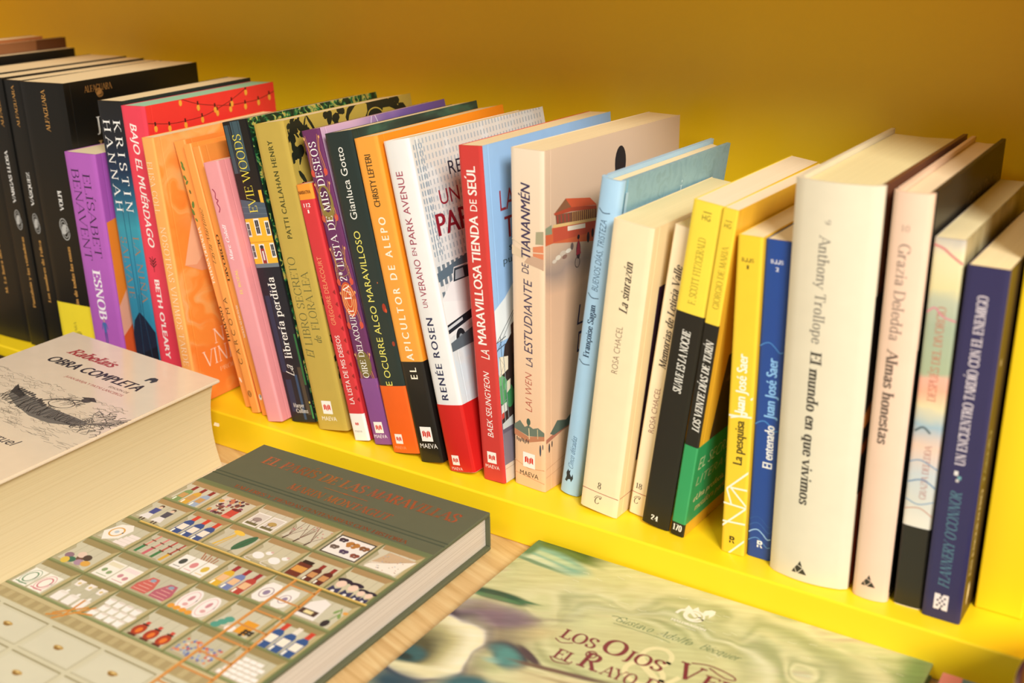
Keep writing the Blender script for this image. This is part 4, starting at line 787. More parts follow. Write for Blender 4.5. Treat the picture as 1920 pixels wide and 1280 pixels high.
standing_book('thin plain orange paperback tight against the pink one', -0.1205, 0.0137, 0.38, -12.76, 7.7, 210.1, 144.9,
    spine='#f59a47',
    front='#ee9140',
    bulge=0.1,
    sp=[('t', 'DIVORCIO', 'SB', 'u', 2.35, 107.7, 144.1, 2.6, '#3b2412'), ('t', 'NOVELAS DIVINAS', 'SB', 'u', 3.55, 63.0, 88.9, 1.8, '#fbe6cf'), ('e', '#e9e2da', 3.5, 14.9, 1.6, 2.4), ('e', '#8f8d92', 3.8, 15.6, 0.8, 1.3)])
standing_book('plain pink paperback with a curly dark red bracket on its spine', -0.1087, 0.0078, 0.92, -11.89, 15.9, 200.5, 145.0,
    spine='#ef9fa2',
    front='#e68f92',
    bulge=0.1,
    sp=[('l', '#a83a55', 0.9, [(3.2, 181), (5.4, 178), (4.4, 174), (6.6, 172.2), (4.6, 170.4), (6.4, 166.5), (4.6, 163.4)], 1), ('t', 'Marc Colell', 'SBI', 'u', 5.95, 126.9, 154.7, 3.4, '#fbeeee'), ('t', 'EL BOZAL', 'NB', 'u', 6.65, 101.3, 120.1, 3.0, '#f7d577')])
standing_book('dark paperback with a yellow house painted on its spine', -0.0922, 0.0179, 0.65, -11.18, 24.5, 229.6, 145.7,
    spine='#17181a',
    front=painted('ivy','YZ',[(0,'#0f1d14'),(.45,'#16321f'),(.6,'#2a7d46'),(.75,'#c9b357'),(1,'#15251b')],streak=(9,14,20),warp=(4,10)),
    bulge=0.3,
    coat=0.15,
    sp=[('r', '#1a1714', 0.2, 172, 24.3, 229.4), ('r', '#3c5159', 1, 192, 5, 227), ('r', '#2c3c44', 5.6, 192, 7, 227), ('r', '#3f565e', 8, 193, 17.5, 229), ('r', '#26363d', 9.6, 193, 10.2, 229), ('r', '#26363d', 15.4, 193, 15.9, 229), ('r', '#f2b73c', 20.6, 168, 23.8, 178.5), ('p', '#4c5c6a', [(0.2, 158.5), (24.3, 158.5), (24.3, 169), (0.2, 173)]), ('l', '#6d7b86', 0.3, [(0.2, 163), (24.3, 161)]), ('l', '#6d7b86', 0.3, [(0.2, 167.5), (24.3, 165)]), ('r', '#f3b62e', 0.2, 124.5, 24.3, 158.5), ('r', '#d99a22', 0.2, 140.4, 24.3, 141.2), ('r', '#e9e6df', 0.0, 145.0, 4.0, 156.0), ('r', '#20242c', 0.72, 146.1, 3.28, 154.9), ('r', '#d9d6d0', 1.88, 146.1, 2.12, 154.9), ('r', '#d9d6d0', 0.72, 150.35, 3.28, 150.65), ('r', '#e9e6df', 8.8, 145.75, 14.399999999999999, 158.25), ('r', '#20242c', 9.81, 147.0, 13.39, 157.0), ('r', '#d9d6d0', 11.48, 147.0, 11.72, 157.0), ('r', '#d9d6d0', 9.81, 151.85, 13.39, 152.15), ('r', '#e9e6df', 19.400000000000002, 145.0, 23.8, 156.0), ('r', '#20242c', 20.19, 146.1, 23.01, 154.9), ('r', '#d9d6d0', 21.48, 146.1, 21.72, 154.9), ('r', '#d9d6d0', 20.19, 150.35, 23.01, 150.65), ('r', '#e9e6df', 0.0, 128.5, 4.0, 139.5), ('r', '#20242c', 0.72, 129.6, 3.28, 138.4), ('r', '#d9d6d0', 1.88, 129.6, 2.12, 138.4), ('r', '#d9d6d0', 0.72, 133.85, 3.28, 134.15), ('r', '#e9e6df', 19.6, 128.5, 24.0, 139.5), ('r', '#20242c', 20.39, 129.6, 23.21, 138.4), ('r', '#d9d6d0', 21.68, 129.6, 21.92, 138.4), ('r', '#d9d6d0', 20.39, 133.85, 23.21, 134.15), ('r', '#e9e6df', 8.4, 124.6, 14, 139.2), ('r', '#9c2d27', 9.2, 124.6, 13.2, 136), ('r', '#e3dfd8', 10.4, 127, 12, 134), ('e', '#2a2c30', 11.2, 137, 2, 1.4), ('r', '#6f7a82', 0.2, 121.5, 24.3, 124.5), ('r', '#151a24', 0.2, 0.3, 24.3, 121.5), ('r', '#22324a', 2, 40, 7, 100), ('r', '#1a2436', 8, 60, 11, 110), ('r', '#2d4a6b', 14, 2, 16.4, 38), ('r', '#22324a', 3, 8, 9, 34), ('r', '#4b3f33', 18.4, 6, 22, 44), ('r', '#2a6b3a', 22.4, 30, 24.3, 70), ('r', '#3c8a4d', 22.6, 3, 24.2, 14), ('e', '#d7c65b', 23, 16, 0.7, 0.9), ('t', 'EVIE WOODS', 'SL', 'u', 11.6, 162.7, 219.6, 8.2, '#f5e04a'), ('t', 'librería perdida', 'S', 'u', 12.25, 50.9, 114.1, 7.2, '#fbf5ea'), ('t', 'La', 'C', 'u', 10.0, 37.2, 46.2, 8, '#fbf5ea'), ('t', 'Harper', 'S', 'h', 13.4, 5.5, 16.6, 3.2, '#e9e5dc'), ('t', 'Collins', 'S', 'h', 9, 7.2, 19.4, 3.2, '#e9e5dc')])
standing_book('olive gold paperback with a white square emblem and black flowers on its cover', -0.0652, 0.0183, 0.66, -10.14, 29.1, 229.9, 144.3,
    spine='#c2a64b',
    front='#b8a04a',
    bulge=0.3,
    sp=[('t', 'PATTI CALLAHAN HENRY', 'NB', 'u', 12.5, 147.0, 217.5, 5.0, '#4a4a1d', 1.15), ('t', 'El', 'SI', 'u', 8.0, 56.8, 64.0, 7.4, '#5b5e33'), ('t', 'LIBRO SECRETO', 'SL', 'u', 8.65, 66.6, 133.3, 7.4, '#5b5e33'), ('t', 'de', 'SI', 'u', 18.9, 68.6, 74.1, 6.4, '#5b5e33'), ('t', 'FLORA LEA', 'SL', 'u', 18.85, 78.3, 122.5, 7.4, '#5b5e33'), ('maeva', 13.3, 18, 9.6, '#f7f0e2', 9.2)],
    fp=[('e', '#1d2218', 88.0, 185.4, 2.9, 7.7, 65, 7), ('e', '#1d2218', 6.0, 138.7, 3.3, 5.9, -30, 7), ('e', '#1d2218', 17.6, 139.3, 1.4, 5.3, -7, 7), ('e', '#1d2218', 3.8, 96.6, 1.5, 7.5, 29, 7), ('e', '#1d2218', 24.0, 194.7, 1.2, 5.7, -38, 7), ('e', '#1d2218', 20.2, 224.3, 0.8, 6.6, -28, 7), ('e', '#1d2218', 122.4, 108.9, 3.3, 5.2, -18, 7), ('e', '#1d2218', 27.1, 223.7, 1.3, 7.8, 28, 7), ('e', '#1d2218', 43.2, 121.0, 1.2, 2.9, -54, 7), ('e', '#1d2218', 47.8, 198.1, 2.3, 5.6, 16, 7), ('e', '#1d2218', 11.1, 120.1, 1.6, 6.2, -23, 7), ('e', '#1d2218', 68.4, 179.1, 0.9, 7.9, -65, 7), ('e', '#1d2218', 133.0, 120.4, 1.9, 5.3, 37, 7), ('e', '#1d2218', 52.5, 157.8, 0.8, 2.3, -24, 7), ('e', '#1d2218', 88.1, 221.3, 1.1, 3.5, 48, 7), ('e', '#1d2218', 49.5, 120.0, 2.2, 6.7, -43, 7), ('e', '#1d2218', 83.4, 192.0, 1.8, 3.8, 40, 7), ('e', '#1d2218', 132.5, 75.4, 1.7, 5.7, -33, 7), ('e', '#1d2218', 48.9, 216.2, 2.2, 3.9, 11, 7), ('e', '#1d2218', 44.3, 195.0, 2.4, 6.3, 9, 7), ('e', '#1d2218', 139.5, 87.3, 0.9, 7.9, 66, 7), ('e', '#1d2218', 129.5, 65.4, 2.7, 4.1, -6, 7), ('e', '#1d2218', 64.9, 131.3, 0.9, 7.5, -62, 7), ('e', '#1d2218', 112.6, 116.5, 1.3, 7.9, -37, 7), ('e', '#1d2218', 89.0, 193.2, 1.1, 4.6, -32, 7), ('e', '#1d2218', 10.1, 131.1, 1.2, 7.5, -27, 7), ('e', '#1d2218', 136.7, 136.6, 2.1, 6.4, 52, 7), ('e', '#1d2218', 39.8, 139.4, 3.1, 2.7, 66, 7), ('e', '#1d2218', 134.5, 166.0, 2.1, 4.0, -48, 7), ('e', '#1d2218', 69.9, 147.1, 2.2, 5.0, -54, 7), ('e', '#1d2218', 110.5, 191.0, 2.6, 6.0, 8, 7), ('e', '#1d2218', 52.2, 179.1, 1.5, 4.9, 5, 7), ('e', '#1d2218', 134.1, 117.5, 1.3, 7.1, 51, 7), ('e', '#1d2218', 77.5, 102.4, 2.5, 4.8, 58, 7), ('e', '#1d2218', 91.3, 194.8, 1.7, 5.9, 34, 7), ('e', '#1d2218', 50.3, 202.4, 3.1, 6.1, 23, 7), ('e', '#1d2218', 134.0, 147.6, 2.2, 3.0, 22, 7), ('e', '#1d2218', 131.4, 140.7, 2.6, 6.3, 36, 7), ('e', '#1d2218', 25.7, 191.9, 2.3, 6.0, 37, 7), ('e', '#1d2218', 43.8, 153.5, 3.1, 3.6, -63, 7), ('e', '#1d2218', 29.0, 159.1, 2.4, 3.1, -24, 7), ('e', '#1d2218', 89.1, 67.1, 2.0, 3.4, -57, 7), ('e', '#1d2218', 125.1, 78.7, 3.3, 4.9, 70, 7), ('e', '#1d2218', 6.9, 138.6, 1.8, 5.7, -18, 7), ('e', '#1d2218', 34.8, 212.6, 0.8, 4.4, 1, 7), ('e', '#1d2218', 120.1, 206.4, 2.6, 5.3, -61, 7), ('e', '#1d2218', 77.9, 110.9, 1.6, 5.1, 5, 7), ('e', '#1d2218', 134.2, 198.3, 1.9, 6.9, 67, 7), ('e', '#1d2218', 53.0, 84.0, 2.3, 5.4, -20, 7), ('e', '#1d2218', 135.6, 162.9, 1.7, 7.4, -70, 7), ('e', '#1d2218', 54.7, 115.1, 3.2, 5.2, 13, 7), ('e', '#1d2218', 88.9, 210.6, 1.8, 4.6, -13, 7), ('e', '#1d2218', 70.1, 141.0, 2.6, 4.3, -30, 7), ('e', '#1d2218', 84.2, 103.9, 3.4, 5.0, 36, 7), ('e', '#1d2218', 4.7, 219.7, 1.6, 7.6, -34, 7), ('e', '#1d2218', 67.8, 80.6, 2.4, 4.7, 5, 7), ('e', '#1d2218', 7.5, 83.1, 1.8, 4.9, 0, 7), ('e', '#1d2218', 35.6, 140.2, 0.9, 4.9, -31, 7), ('e', '#1d2218', 101.6, 108.3, 2.1, 8.0, 62, 7), ('e', '#1d2218', 91.0, 162.1, 2.7, 2.7, -38, 7), ('e', '#1d2218', 43.5, 150.2, 1.7, 3.8, 65, 7), ('e', '#1d2218', 5.7, 119.1, 2.6, 6.9, -37, 7), ('e', '#1d2218', 7.0, 102.7, 2.0, 7.5, 69, 7), ('e', '#1d2218', 28.4, 132.6, 2.9, 5.6, 53, 7), ('e', '#1d2218', 120.5, 202.2, 2.0, 6.1, -20, 7), ('e', '#1d2218', 126.0, 138.6, 2.8, 3.8, -70, 7), ('e', '#1d2218', 97.9, 133.1, 1.5, 6.7, 9, 7), ('e', '#1d2218', 21.7, 140.9, 2.2, 5.0, 14, 7), ('e', '#1d2218', 76.2, 131.9, 2.2, 2.3, -12, 7), ('e', '#1d2218', 38.9, 74.4, 1.0, 7.7, 15, 7), ('e', '#1d2218', 102.3, 228.4, 4.0, 4.8, -68, 7), ('e', '#1d2218', 20.8, 206.2, 2.8, 5.3, -52, 7), ('e', '#1d2218', 100.9, 206.5, 1.9, 5.7, -42, 7), ('e', '#1d2218', 28.9, 207.8, 3.4, 2.3, -26, 7), ('e', '#1d2218', 9.9, 205.8, 2.1, 2.3, -66, 7), ('e', '#1d2218', 81.7, 206.1, 2.2, 4.5, -78, 7), ('e', '#1d2218', 62.7, 211.2, 2.8, 4.0, 15, 7), ('e', '#1d2218', 128.4, 206.6, 1.9, 4.3, 49, 7), ('e', '#1d2218', 43.5, 227.5, 2.6, 2.9, -64, 7), ('e', '#1d2218', 79.0, 209.6, 3.3, 4.1, -46, 7), ('e', '#1d2218', 113.9, 225.5, 2.4, 3.6, -47, 7), ('e', '#1d2218', 101.0, 220.0, 1.3, 4.7, -57, 7), ('e', '#1d2218', 121.4, 216.2, 2.4, 3.6, 38, 7), ('e', '#1d2218', 69.3, 211.4, 3.4, 2.1, 18, 7), ('e', '#1d2218', 11.3, 206.9, 3.9, 4.7, -23, 7), ('e', '#1d2218', 105.9, 205.2, 3.7, 4.0, -26, 7), ('e', '#1d2218', 23.0, 219.2, 2.1, 2.9, 5, 7), ('e', '#1d2218', 130.6, 221.3, 3.4, 3.5, 11, 7), ('e', '#1d2218', 92.1, 223.9, 2.3, 5.4, 52, 7), ('e', '#1d2218', 8.9, 228.8, 1.6, 2.7, -64, 7), ('e', '#1d2218', 17.2, 203.9, 1.6, 2.2, 43, 7), ('e', '#1d2218', 93.9, 212.1, 2.3, 3.2, 78, 7), ('e', '#1d2218', 129.4, 211.4, 2.4, 2.8, -40, 7), ('e', '#1d2218', 13.7, 225.6, 3.6, 3.9, 61, 7), ('e', '#1d2218', 38.6, 210.2, 1.5, 3.1, -20, 7), ('e', '#1d2218', 8.5, 226.3, 2.0, 5.0, 0, 7), ('e', '#1d2218', 131.6, 220.9, 3.0, 3.9, -41, 7), ('e', '#1d2218', 20.0, 220.4, 1.9, 4.7, -39, 7), ('e', '#1d2218', 8.6, 221.6, 2.7, 4.6, 78, 7), ('e', '#1d2218', 58.5, 228.3, 2.1, 3.2, 39, 7), ('e', '#1d2218', 53.2, 204.7, 4.0, 3.9, -19, 7), ('e', '#1d2218', 27.9, 208.4, 1.1, 4.4, -11, 7), ('e', '#1d2218', 4.9, 204.6, 3.3, 3.6, -69, 7), ('e', '#1d2218', 8.5, 224.7, 3.5, 4.3, -56, 7), ('e', '#1d2218', 101.4, 209.2, 3.4, 2.4, 40, 7), ('e', '#1d2218', 11.3, 209.3, 1.2, 3.6, -65, 7), ('e', '#1d2218', 10.5, 224.7, 2.3, 4.6, -71, 7), ('e', '#1d2218', 133.2, 208.1, 3.1, 4.6, -32, 7), ('e', '#1d2218', 76.3, 205.2, 1.9, 2.4, 58, 7), ('e', '#1d2218', 138.0, 207.2, 1.2, 4.9, 79, 7), ('e', '#1d2218', 6.4, 217.0, 2.5, 4.3, 16, 7), ('e', '#1d2218', 75.0, 206.5, 1.0, 5.0, 34, 7), ('e', '#1d2218', 125.2, 229.0, 2.7, 2.6, 43, 7), ('e', '#1d2218', 15.9, 223.1, 3.5, 3.3, -47, 7), ('e', '#1d2218', 77.0, 215.3, 3.1, 5.2, 67, 7), ('e', '#1d2218', 94.6, 210.2, 2.5, 3.0, -29, 7), ('e', '#1d2218', 112.3, 225.9, 3.7, 2.3, 0, 7), ('e', '#1d2218', 55.7, 223.0, 1.0, 3.1, -47, 7), ('e', '#1d2218', 82.2, 214.5, 3.5, 4.6, -76, 7), ('e', '#1d2218', 103.0, 221.2, 1.8, 5.2, 17, 7), ('e', '#1d2218', 80.4, 211.4, 1.9, 2.5, 47, 7), ('e', '#1d2218', 95.9, 210.4, 1.2, 5.1, 62, 7), ('e', '#1d2218', 7.8, 206.2, 3.9, 5.3, 31, 7), ('e', '#1d2218', 120.9, 227.7, 2.8, 2.9, 29, 7), ('e', '#1d2218', 21.0, 208.2, 2.1, 2.7, 78, 7), ('e', '#1d2218', 116.5, 221.9, 1.3, 4.1, -37, 7), ('e', '#1d2218', 89.8, 206.7, 3.3, 3.7, 29, 7), ('e', '#1d2218', 20.1, 211.2, 3.7, 3.8, 31, 7), ('e', '#1d2218', 27.3, 204.3, 3.0, 2.6, 41, 7), ('e', '#1d2218', 135.9, 218.5, 1.3, 5.3, 27, 7), ('e', '#1d2218', 97.2, 208.4, 1.0, 5.6, -20, 7), ('e', '#1d2218', 69.6, 225.9, 2.2, 2.9, -10, 7), ('e', '#1d2218', 115.8, 210.9, 2.5, 5.1, -19, 7), ('e', '#1d2218', 53.9, 224.0, 3.4, 4.7, -65, 7), ('e', '#1d2218', 88.1, 213.4, 1.4, 5.3, 45, 7), ('e', '#1d2218', 55.9, 205.4, 2.2, 5.0, -8, 7), ('e', '#1d2218', 126.4, 208.2, 3.4, 3.3, 40, 7), ('e', '#1d2218', 121.4, 219.2, 3.4, 3.5, -78, 7), ('e', '#1d2218', 18.1, 218.7, 2.9, 5.3, -75, 7), ('e', '#1d2218', 47.1, 203.7, 1.9, 3.5, 41, 7), ('e', '#1d2218', 78.2, 221.0, 2.3, 5.2, 68, 7), ('e', '#1d2218', 129.6, 221.0, 3.0, 4.1, 26, 7), ('e', '#1d2218', 53.3, 218.4, 3.0, 4.1, -8, 7), ('e', '#1d2218', 42.9, 203.7, 3.3, 4.4, 25, 7), ('e', '#1d2218', 45.7, 227.2, 1.8, 4.9, -62, 7), ('e', '#1d2218', 9.1, 205.3, 3.9, 3.2, 9, 7), ('e', '#1d2218', 97.5, 224.8, 3.2, 4.4, -27, 7), ('e', '#1d2218', 69.7, 205.4, 1.4, 3.4, 59, 7), ('e', '#1d2218', 61.6, 228.2, 3.0, 3.5, 55, 7), ('e', '#1d2218', 126.3, 226.7, 2.8, 3.5, -53, 7), ('e', '#1d2218', 118.7, 226.1, 3.1, 5.9, -17, 7), ('e', '#1d2218', 124.6, 208.5, 1.9, 3.1, 79, 7), ('e', '#1d2218', 14.6, 227.7, 1.2, 3.7, -33, 7), ('e', '#1d2218', 34.6, 204.6, 2.7, 5.3, 59, 7), ('e', '#1d2218', 103.0, 213.8, 2.3, 4.1, -18, 7), ('e', '#1d2218', 45.1, 210.3, 2.8, 5.9, -33, 7), ('e', '#1d2218', 61.4, 206.9, 1.9, 4.2, 64, 7), ('e', '#1d2218', 29.0, 207.9, 2.8, 4.6, 4, 7), ('e', '#1d2218', 103.1, 204.6, 2.5, 5.3, -62, 7), ('e', '#1d2218', 47.3, 225.1, 2.9, 5.7, -22, 7), ('e', '#20261a', 7.4, 206.9, 1.7, 5.4, -50, 7), ('e', '#20261a', 3.2, 68.3, 0.7, 2.6, 28, 7), ('e', '#20261a', 7.0, 180.6, 1.2, 3.3, 48, 7), ('e', '#20261a', 8.3, 189.1, 1.9, 5.8, 30, 7), ('e', '#20261a', 9.8, 202.1, 1.1, 5.3, -25, 7), ('e', '#20261a', 5.2, 70.9, 1.2, 4.7, 45, 7), ('e', '#20261a', 4.0, 181.5, 1.9, 3.9, -50, 7), ('e', '#20261a', 7.3, 53.3, 1.1, 4.7, 13, 7), ('e', '#20261a', 4.9, 105.5, 1.6, 4.0, 42, 7), ('e', '#20261a', 1.8, 171.0, 1.7, 6.0, 46, 7), ('e', '#20261a', 10.2, 176.0, 1.1, 3.2, 13, 7), ('e', '#20261a', 8.8, 157.2, 0.7, 2.4, 2, 7), ('e', '#20261a', 9.6, 96.7, 1.3, 2.2, 3, 7), ('e', '#20261a', 4.2, 225.2, 1.6, 2.6, -38, 7), ('e', '#20261a', 5.7, 139.6, 0.9, 5.4, -19, 7), ('e', '#20261a', 5.0, 48.2, 1.7, 2.0, 48, 7), ('e', '#20261a', 9.2, 57.9, 0.6, 4.2, -1, 7), ('e', '#20261a', 2.4, 201.9, 2.0, 2.8, 6, 7), ('e', '#20261a', 6.5, 32.4, 1.9, 4.4, 37, 7), ('e', '#20261a', 1.9, 123.1, 0.8, 5.1, 14, 7), ('e', '#20261a', 7.2, 116.1, 1.9, 4.6, 31, 7), ('e', '#20261a', 3.7, 146.3, 1.2, 4.9, 5, 7), ('e', '#20261a', 5.2, 211.2, 2.0, 5.0, -7, 7), ('e', '#20261a', 9.0, 59.3, 1.2, 5.9, -3, 7), ('e', '#20261a', 5.6, 72.9, 1.0, 3.9, -14, 7), ('e', '#20261a', 7.6, 30.5, 1.7, 5.0, -41, 7), ('e', '#20261a', 5.2, 44.6, 1.9, 5.5, -25, 7), ('e', '#20261a', 8.7, 158.3, 1.3, 3.3, 8, 7), ('e', '#20261a', 3.9, 57.0, 1.9, 5.8, -47, 7), ('e', '#20261a', 9.3, 32.8, 0.7, 2.5, 33, 7), ('e', '#20261a', 8.9, 103.8, 0.8, 4.1, 39, 7), ('e', '#20261a', 4.3, 140.4, 0.7, 3.6, -12, 7), ('e', '#20261a', 6.1, 103.0, 1.4, 5.9, -20, 7), ('e', '#20261a', 3.0, 221.1, 0.6, 2.1, -1, 7), ('e', '#20261a', 6.2, 56.5, 1.6, 2.0, 48, 7), ('e', '#20261a', 3.9, 71.8, 1.6, 2.9, -11, 7), ('e', '#20261a', 6.4, 41.1, 0.7, 3.5, -6, 7), ('e', '#20261a', 6.9, 183.8, 1.2, 2.4, -35, 7), ('e', '#20261a', 5.1, 213.1, 1.3, 4.9, 26, 7), ('e', '#20261a', 10.9, 218.0, 1.0, 2.7, 37, 7), ('e', '#20261a', 5.9, 45.3, 1.6, 4.1, -1, 7), ('e', '#20261a', 6.5, 49.5, 1.7, 3.5, 2, 7), ('e', '#20261a', 5.0, 57.3, 1.3, 4.3, -24, 7), ('e', '#20261a', 2.1, 142.2, 1.6, 2.5, -32, 7), ('e', '#20261a', 4.9, 104.1, 1.7, 3.9, -32, 7), ('e', '#20261a', 4.1, 176.7, 1.8, 4.5, -1, 7), ('e', '#1d2218', 98, 218, 34, 16, -8, 16), ('e', '#b39b42', 78, 222, 14, 7, 30, 9), ('e', '#b39b42', 120, 214, 16, 7, -30, 9), ('o', '#b39b42', 98, 219, 9, 6, 1, 0)])
standing_book('thin red pocket paperback with an orange top panel and a white foot', -0.0293, 0.0176, 0.96, -11.72, 14.3, 191.3, 145.2,
    spine='#d6363b',
    front='#b92a30',
    zones=[(0,21,'#f5efe9'),(21,180.4,'#d6363b'),(180.4,191.3,'#f59a33')],
    bulge=0.25,
    sp=[('p', '#9c2227', [(14.2, 30), (11.8, 32), (14.2, 34)]), ('p', '#9c2227', [(14.2, 39), (11.8, 41), (14.2, 43)]), ('p', '#9c2227', [(14.2, 48), (11.8, 50), (14.2, 52)]), ('p', '#9c2227', [(14.2, 57), (11.8, 59), (14.2, 61)]), ('p', '#9c2227', [(14.2, 66), (11.8, 68), (14.2, 70)]), ('p', '#9c2227', [(14.2, 75), (11.8, 77), (14.2, 79)]), ('p', '#9c2227', [(14.2, 84), (11.8, 86), (14.2, 88)]), ('p', '#9c2227', [(14.2, 93), (11.8, 95), (14.2, 97)]), ('p', '#9c2227', [(14.2, 102), (11.8, 104), (14.2, 106)]), ('p', '#9c2227', [(14.2, 111), (11.8, 113), (14.2, 115)]), ('t', 'NARRATIVA', 'NX', 'h', 185.7, 1.2, 12.6, 2.6, '#5b2a10'), ('t', '112', 'NX', 'h', 176.5, 3.4, 9.8, 3.0, '#fbeee6'), ('r', '#e9a39b', 4.6, 174, 8.4, 174.2), ('t', '1', 'NX', 'h', 172, 6, 7.4, 2.6, '#fbeee6'), ('t', 'GRÉGOIRE DELACOURT', 'N', 'u', 6.15, 88.7, 139.3, 4.4, '#f29a6a'), ('t', 'LA LISTA DE MIS DESEOS', 'N', 'u', 6.25, 28.5, 80.9, 4.6, '#fbeee6'), ('maeva', 6.2, 13, 4.6, 'bare', 7.2)])
standing_book('purple ornamented paperback with a plain violet band round its foot', -0.0119, 0.0201, 1.07, -12.38, 16.5, 230.6, 146.7,
    spine='#6a2f5e',
    front=painted('lilac','YZ',[(0,'#d9b9cf'),(.4,'#b58fc0'),(.6,'#8767a8'),(1,'#5f4a86')],grad=None,streak=(60,40,0),blobs=[(20,215,40,60,0,'#d3aecb',.7),(120,225,50,20,0,'#6d559a',.7)]),
    bulge=0.3,
    band=(0.3, 51, '#8b4f8e', [('maeva', 7.8, 13.4, 8, '#f7eef4', 6.6)]),
    sp=[('l', '#d98a4e', 0.5, [(1.1999999999999997, 226), (3.1999999999999997, 216), (1.7999999999999996, 204), (3.5999999999999996, 198)], 1), ('l', '#c98a46', 0.35, [(2.5999999999999996, 227), (4.199999999999999, 214), (2.5999999999999996, 202)], 1), ('e', '#d4503f', 2.1999999999999997, 201, 1.7, 2.6), ('e', '#e2a56b', 1.3999999999999997, 225, 0.7, 1.1), ('l', '#d98a4e', 0.5, [(15.2, 226), (13.2, 216), (14.6, 204), (12.799999999999999, 198)], 1), ('l', '#c98a46', 0.35, [(13.799999999999999, 227), (12.2, 214), (13.799999999999999, 202)], 1), ('e', '#d4503f', 14.2, 201, 1.7, 2.6), ('e', '#e2a56b', 14.999999999999998, 225, 0.7, 1.1), ('l', '#d98a4e', 0.5, [(1.1999999999999997, 194), (3.1999999999999997, 184), (1.7999999999999996, 172), (3.5999999999999996, 166)], 1), ('l', '#c98a46', 0.35, [(2.5999999999999996, 195), (4.199999999999999, 182), (2.5999999999999996, 170)], 1), ('e', '#d4503f', 2.1999999999999997, 169, 1.7, 2.6), ('e', '#e2a56b', 1.3999999999999997, 193, 0.7, 1.1), ('l', '#d98a4e', 0.5, [(15.2, 194), (13.2, 184), (14.6, 172), (12.799999999999999, 166)], 1), ('l', '#c98a46', 0.35, [(13.799999999999999, 195), (12.2, 182), (13.799999999999999, 170)], 1), ('e', '#d4503f', 14.2, 169, 1.7, 2.6), ('e', '#e2a56b', 14.999999999999998, 193, 0.7, 1.1), ('l', '#d98a4e', 0.5, [(1.1999999999999997, 148), (3.1999999999999997, 138), (1.7999999999999996, 126), (3.5999999999999996, 120)], 1), ('l', '#c98a46', 0.35, [(2.5999999999999996, 149), (4.199999999999999, 136), (2.5999999999999996, 124)], 1), ('e', '#d4503f', 2.1999999999999997, 123, 1.7, 2.6), ('e', '#e2a56b', 1.3999999999999997, 147, 0.7, 1.1), ('l', '#d98a4e', 0.5, [(15.2, 148), (13.2, 138), (14.6, 126), (12.799999999999999, 120)], 1), ('l', '#c98a46', 0.35, [(13.799999999999999, 149), (12.2, 136), (13.799999999999999, 124)], 1), ('e', '#d4503f', 14.2, 123, 1.7, 2.6), ('e', '#e2a56b', 14.999999999999998, 147, 0.7, 1.1), ('l', '#d98a4e', 0.5, [(1.1999999999999997, 116), (3.1999999999999997, 106), (1.7999999999999996, 94), (3.5999999999999996, 88)], 1), ('l', '#c98a46', 0.35, [(2.5999999999999996, 117), (4.199999999999999, 104), (2.5999999999999996, 92)], 1), ('e', '#d4503f', 2.1999999999999997, 91, 1.7, 2.6), ('e', '#e2a56b', 1.3999999999999997, 115, 0.7, 1.1), ('l', '#d98a4e', 0.5, [(15.2, 116), (13.2, 106), (14.6, 94), (12.799999999999999, 88)], 1), ('l', '#c98a46', 0.35, [(13.799999999999999, 117), (12.2, 104), (13.799999999999999, 92)], 1), ('e', '#d4503f', 14.2, 91, 1.7, 2.6), ('e', '#e2a56b', 14.999999999999998, 115, 0.7, 1.1), ('l', '#d98a4e', 0.5, [(1.1999999999999997, 70), (3.1999999999999997, 60), (1.7999999999999996, 48), (3.5999999999999996, 42)], 1), ('l', '#c98a46', 0.35, [(2.5999999999999996, 71), (4.199999999999999, 58), (2.5999999999999996, 46)], 1), ('e', '#d4503f', 2.1999999999999997, 45, 1.7, 2.6), ('e', '#e2a56b', 1.3999999999999997, 69, 0.7, 1.1), ('l', '#d98a4e', 0.5, [(15.2, 70), (13.2, 60), (14.6, 48), (12.799999999999999, 42)], 1), ('l', '#c98a46', 0.35, [(13.799999999999999, 71), (12.2, 58), (13.799999999999999, 46)], 1), ('e', '#d4503f', 14.2, 45, 1.7, 2.6), ('e', '#e2a56b', 14.999999999999998, 69, 0.7, 1.1), ('e', '#8f7a3d', 8.2, 180, 6.4, 13, 0), ('e', '#5b2a4c', 8.2, 182, 4.2, 9, 0), ('o', '#b39a52', 8.2, 170, 5.6, 9, 0.35), ('o', '#a98f4b', 8.2, 140, 4.6, 9, 0.35), ('o', '#a98f4b', 8.2, 132, 6.4, 5, 0.35), ('e', '#d0552f', 8.2, 110, 6.8, 13, 0), ('o', '#f0c07a', 8.2, 110, 5.6, 11, 0.5), ('o', '#f0c07a', 8.2, 110, 4, 8.4, 0.5), ('o', '#f0c07a', 8.2, 110, 2.4, 5.4, 0.5), ('e', '#7a6a35', 8.2, 62, 6.4, 10), ('t', 'LA 2ª LISTA DE MIS DESEOS', 'S', 'u', 7.7, 110.1, 222.3, 6.4, '#fdf6ee', 8), ('t', 'GRÉGOIRE DELACOURT', 'S', 'u', 7.5, 35.3, 103.1, 5.2, '#fdf6ee')],
    fp=[('l', '#e9dff0', 0.6, [(53.5, 222), (57, 231)]), ('l', '#e9dff0', 0.6, [(60.5, 231), (64, 222)]), ('t', 'LA 2ª LISTA', 'SL', 'h', 214, 40, 120, 14, '#efe6f2')])
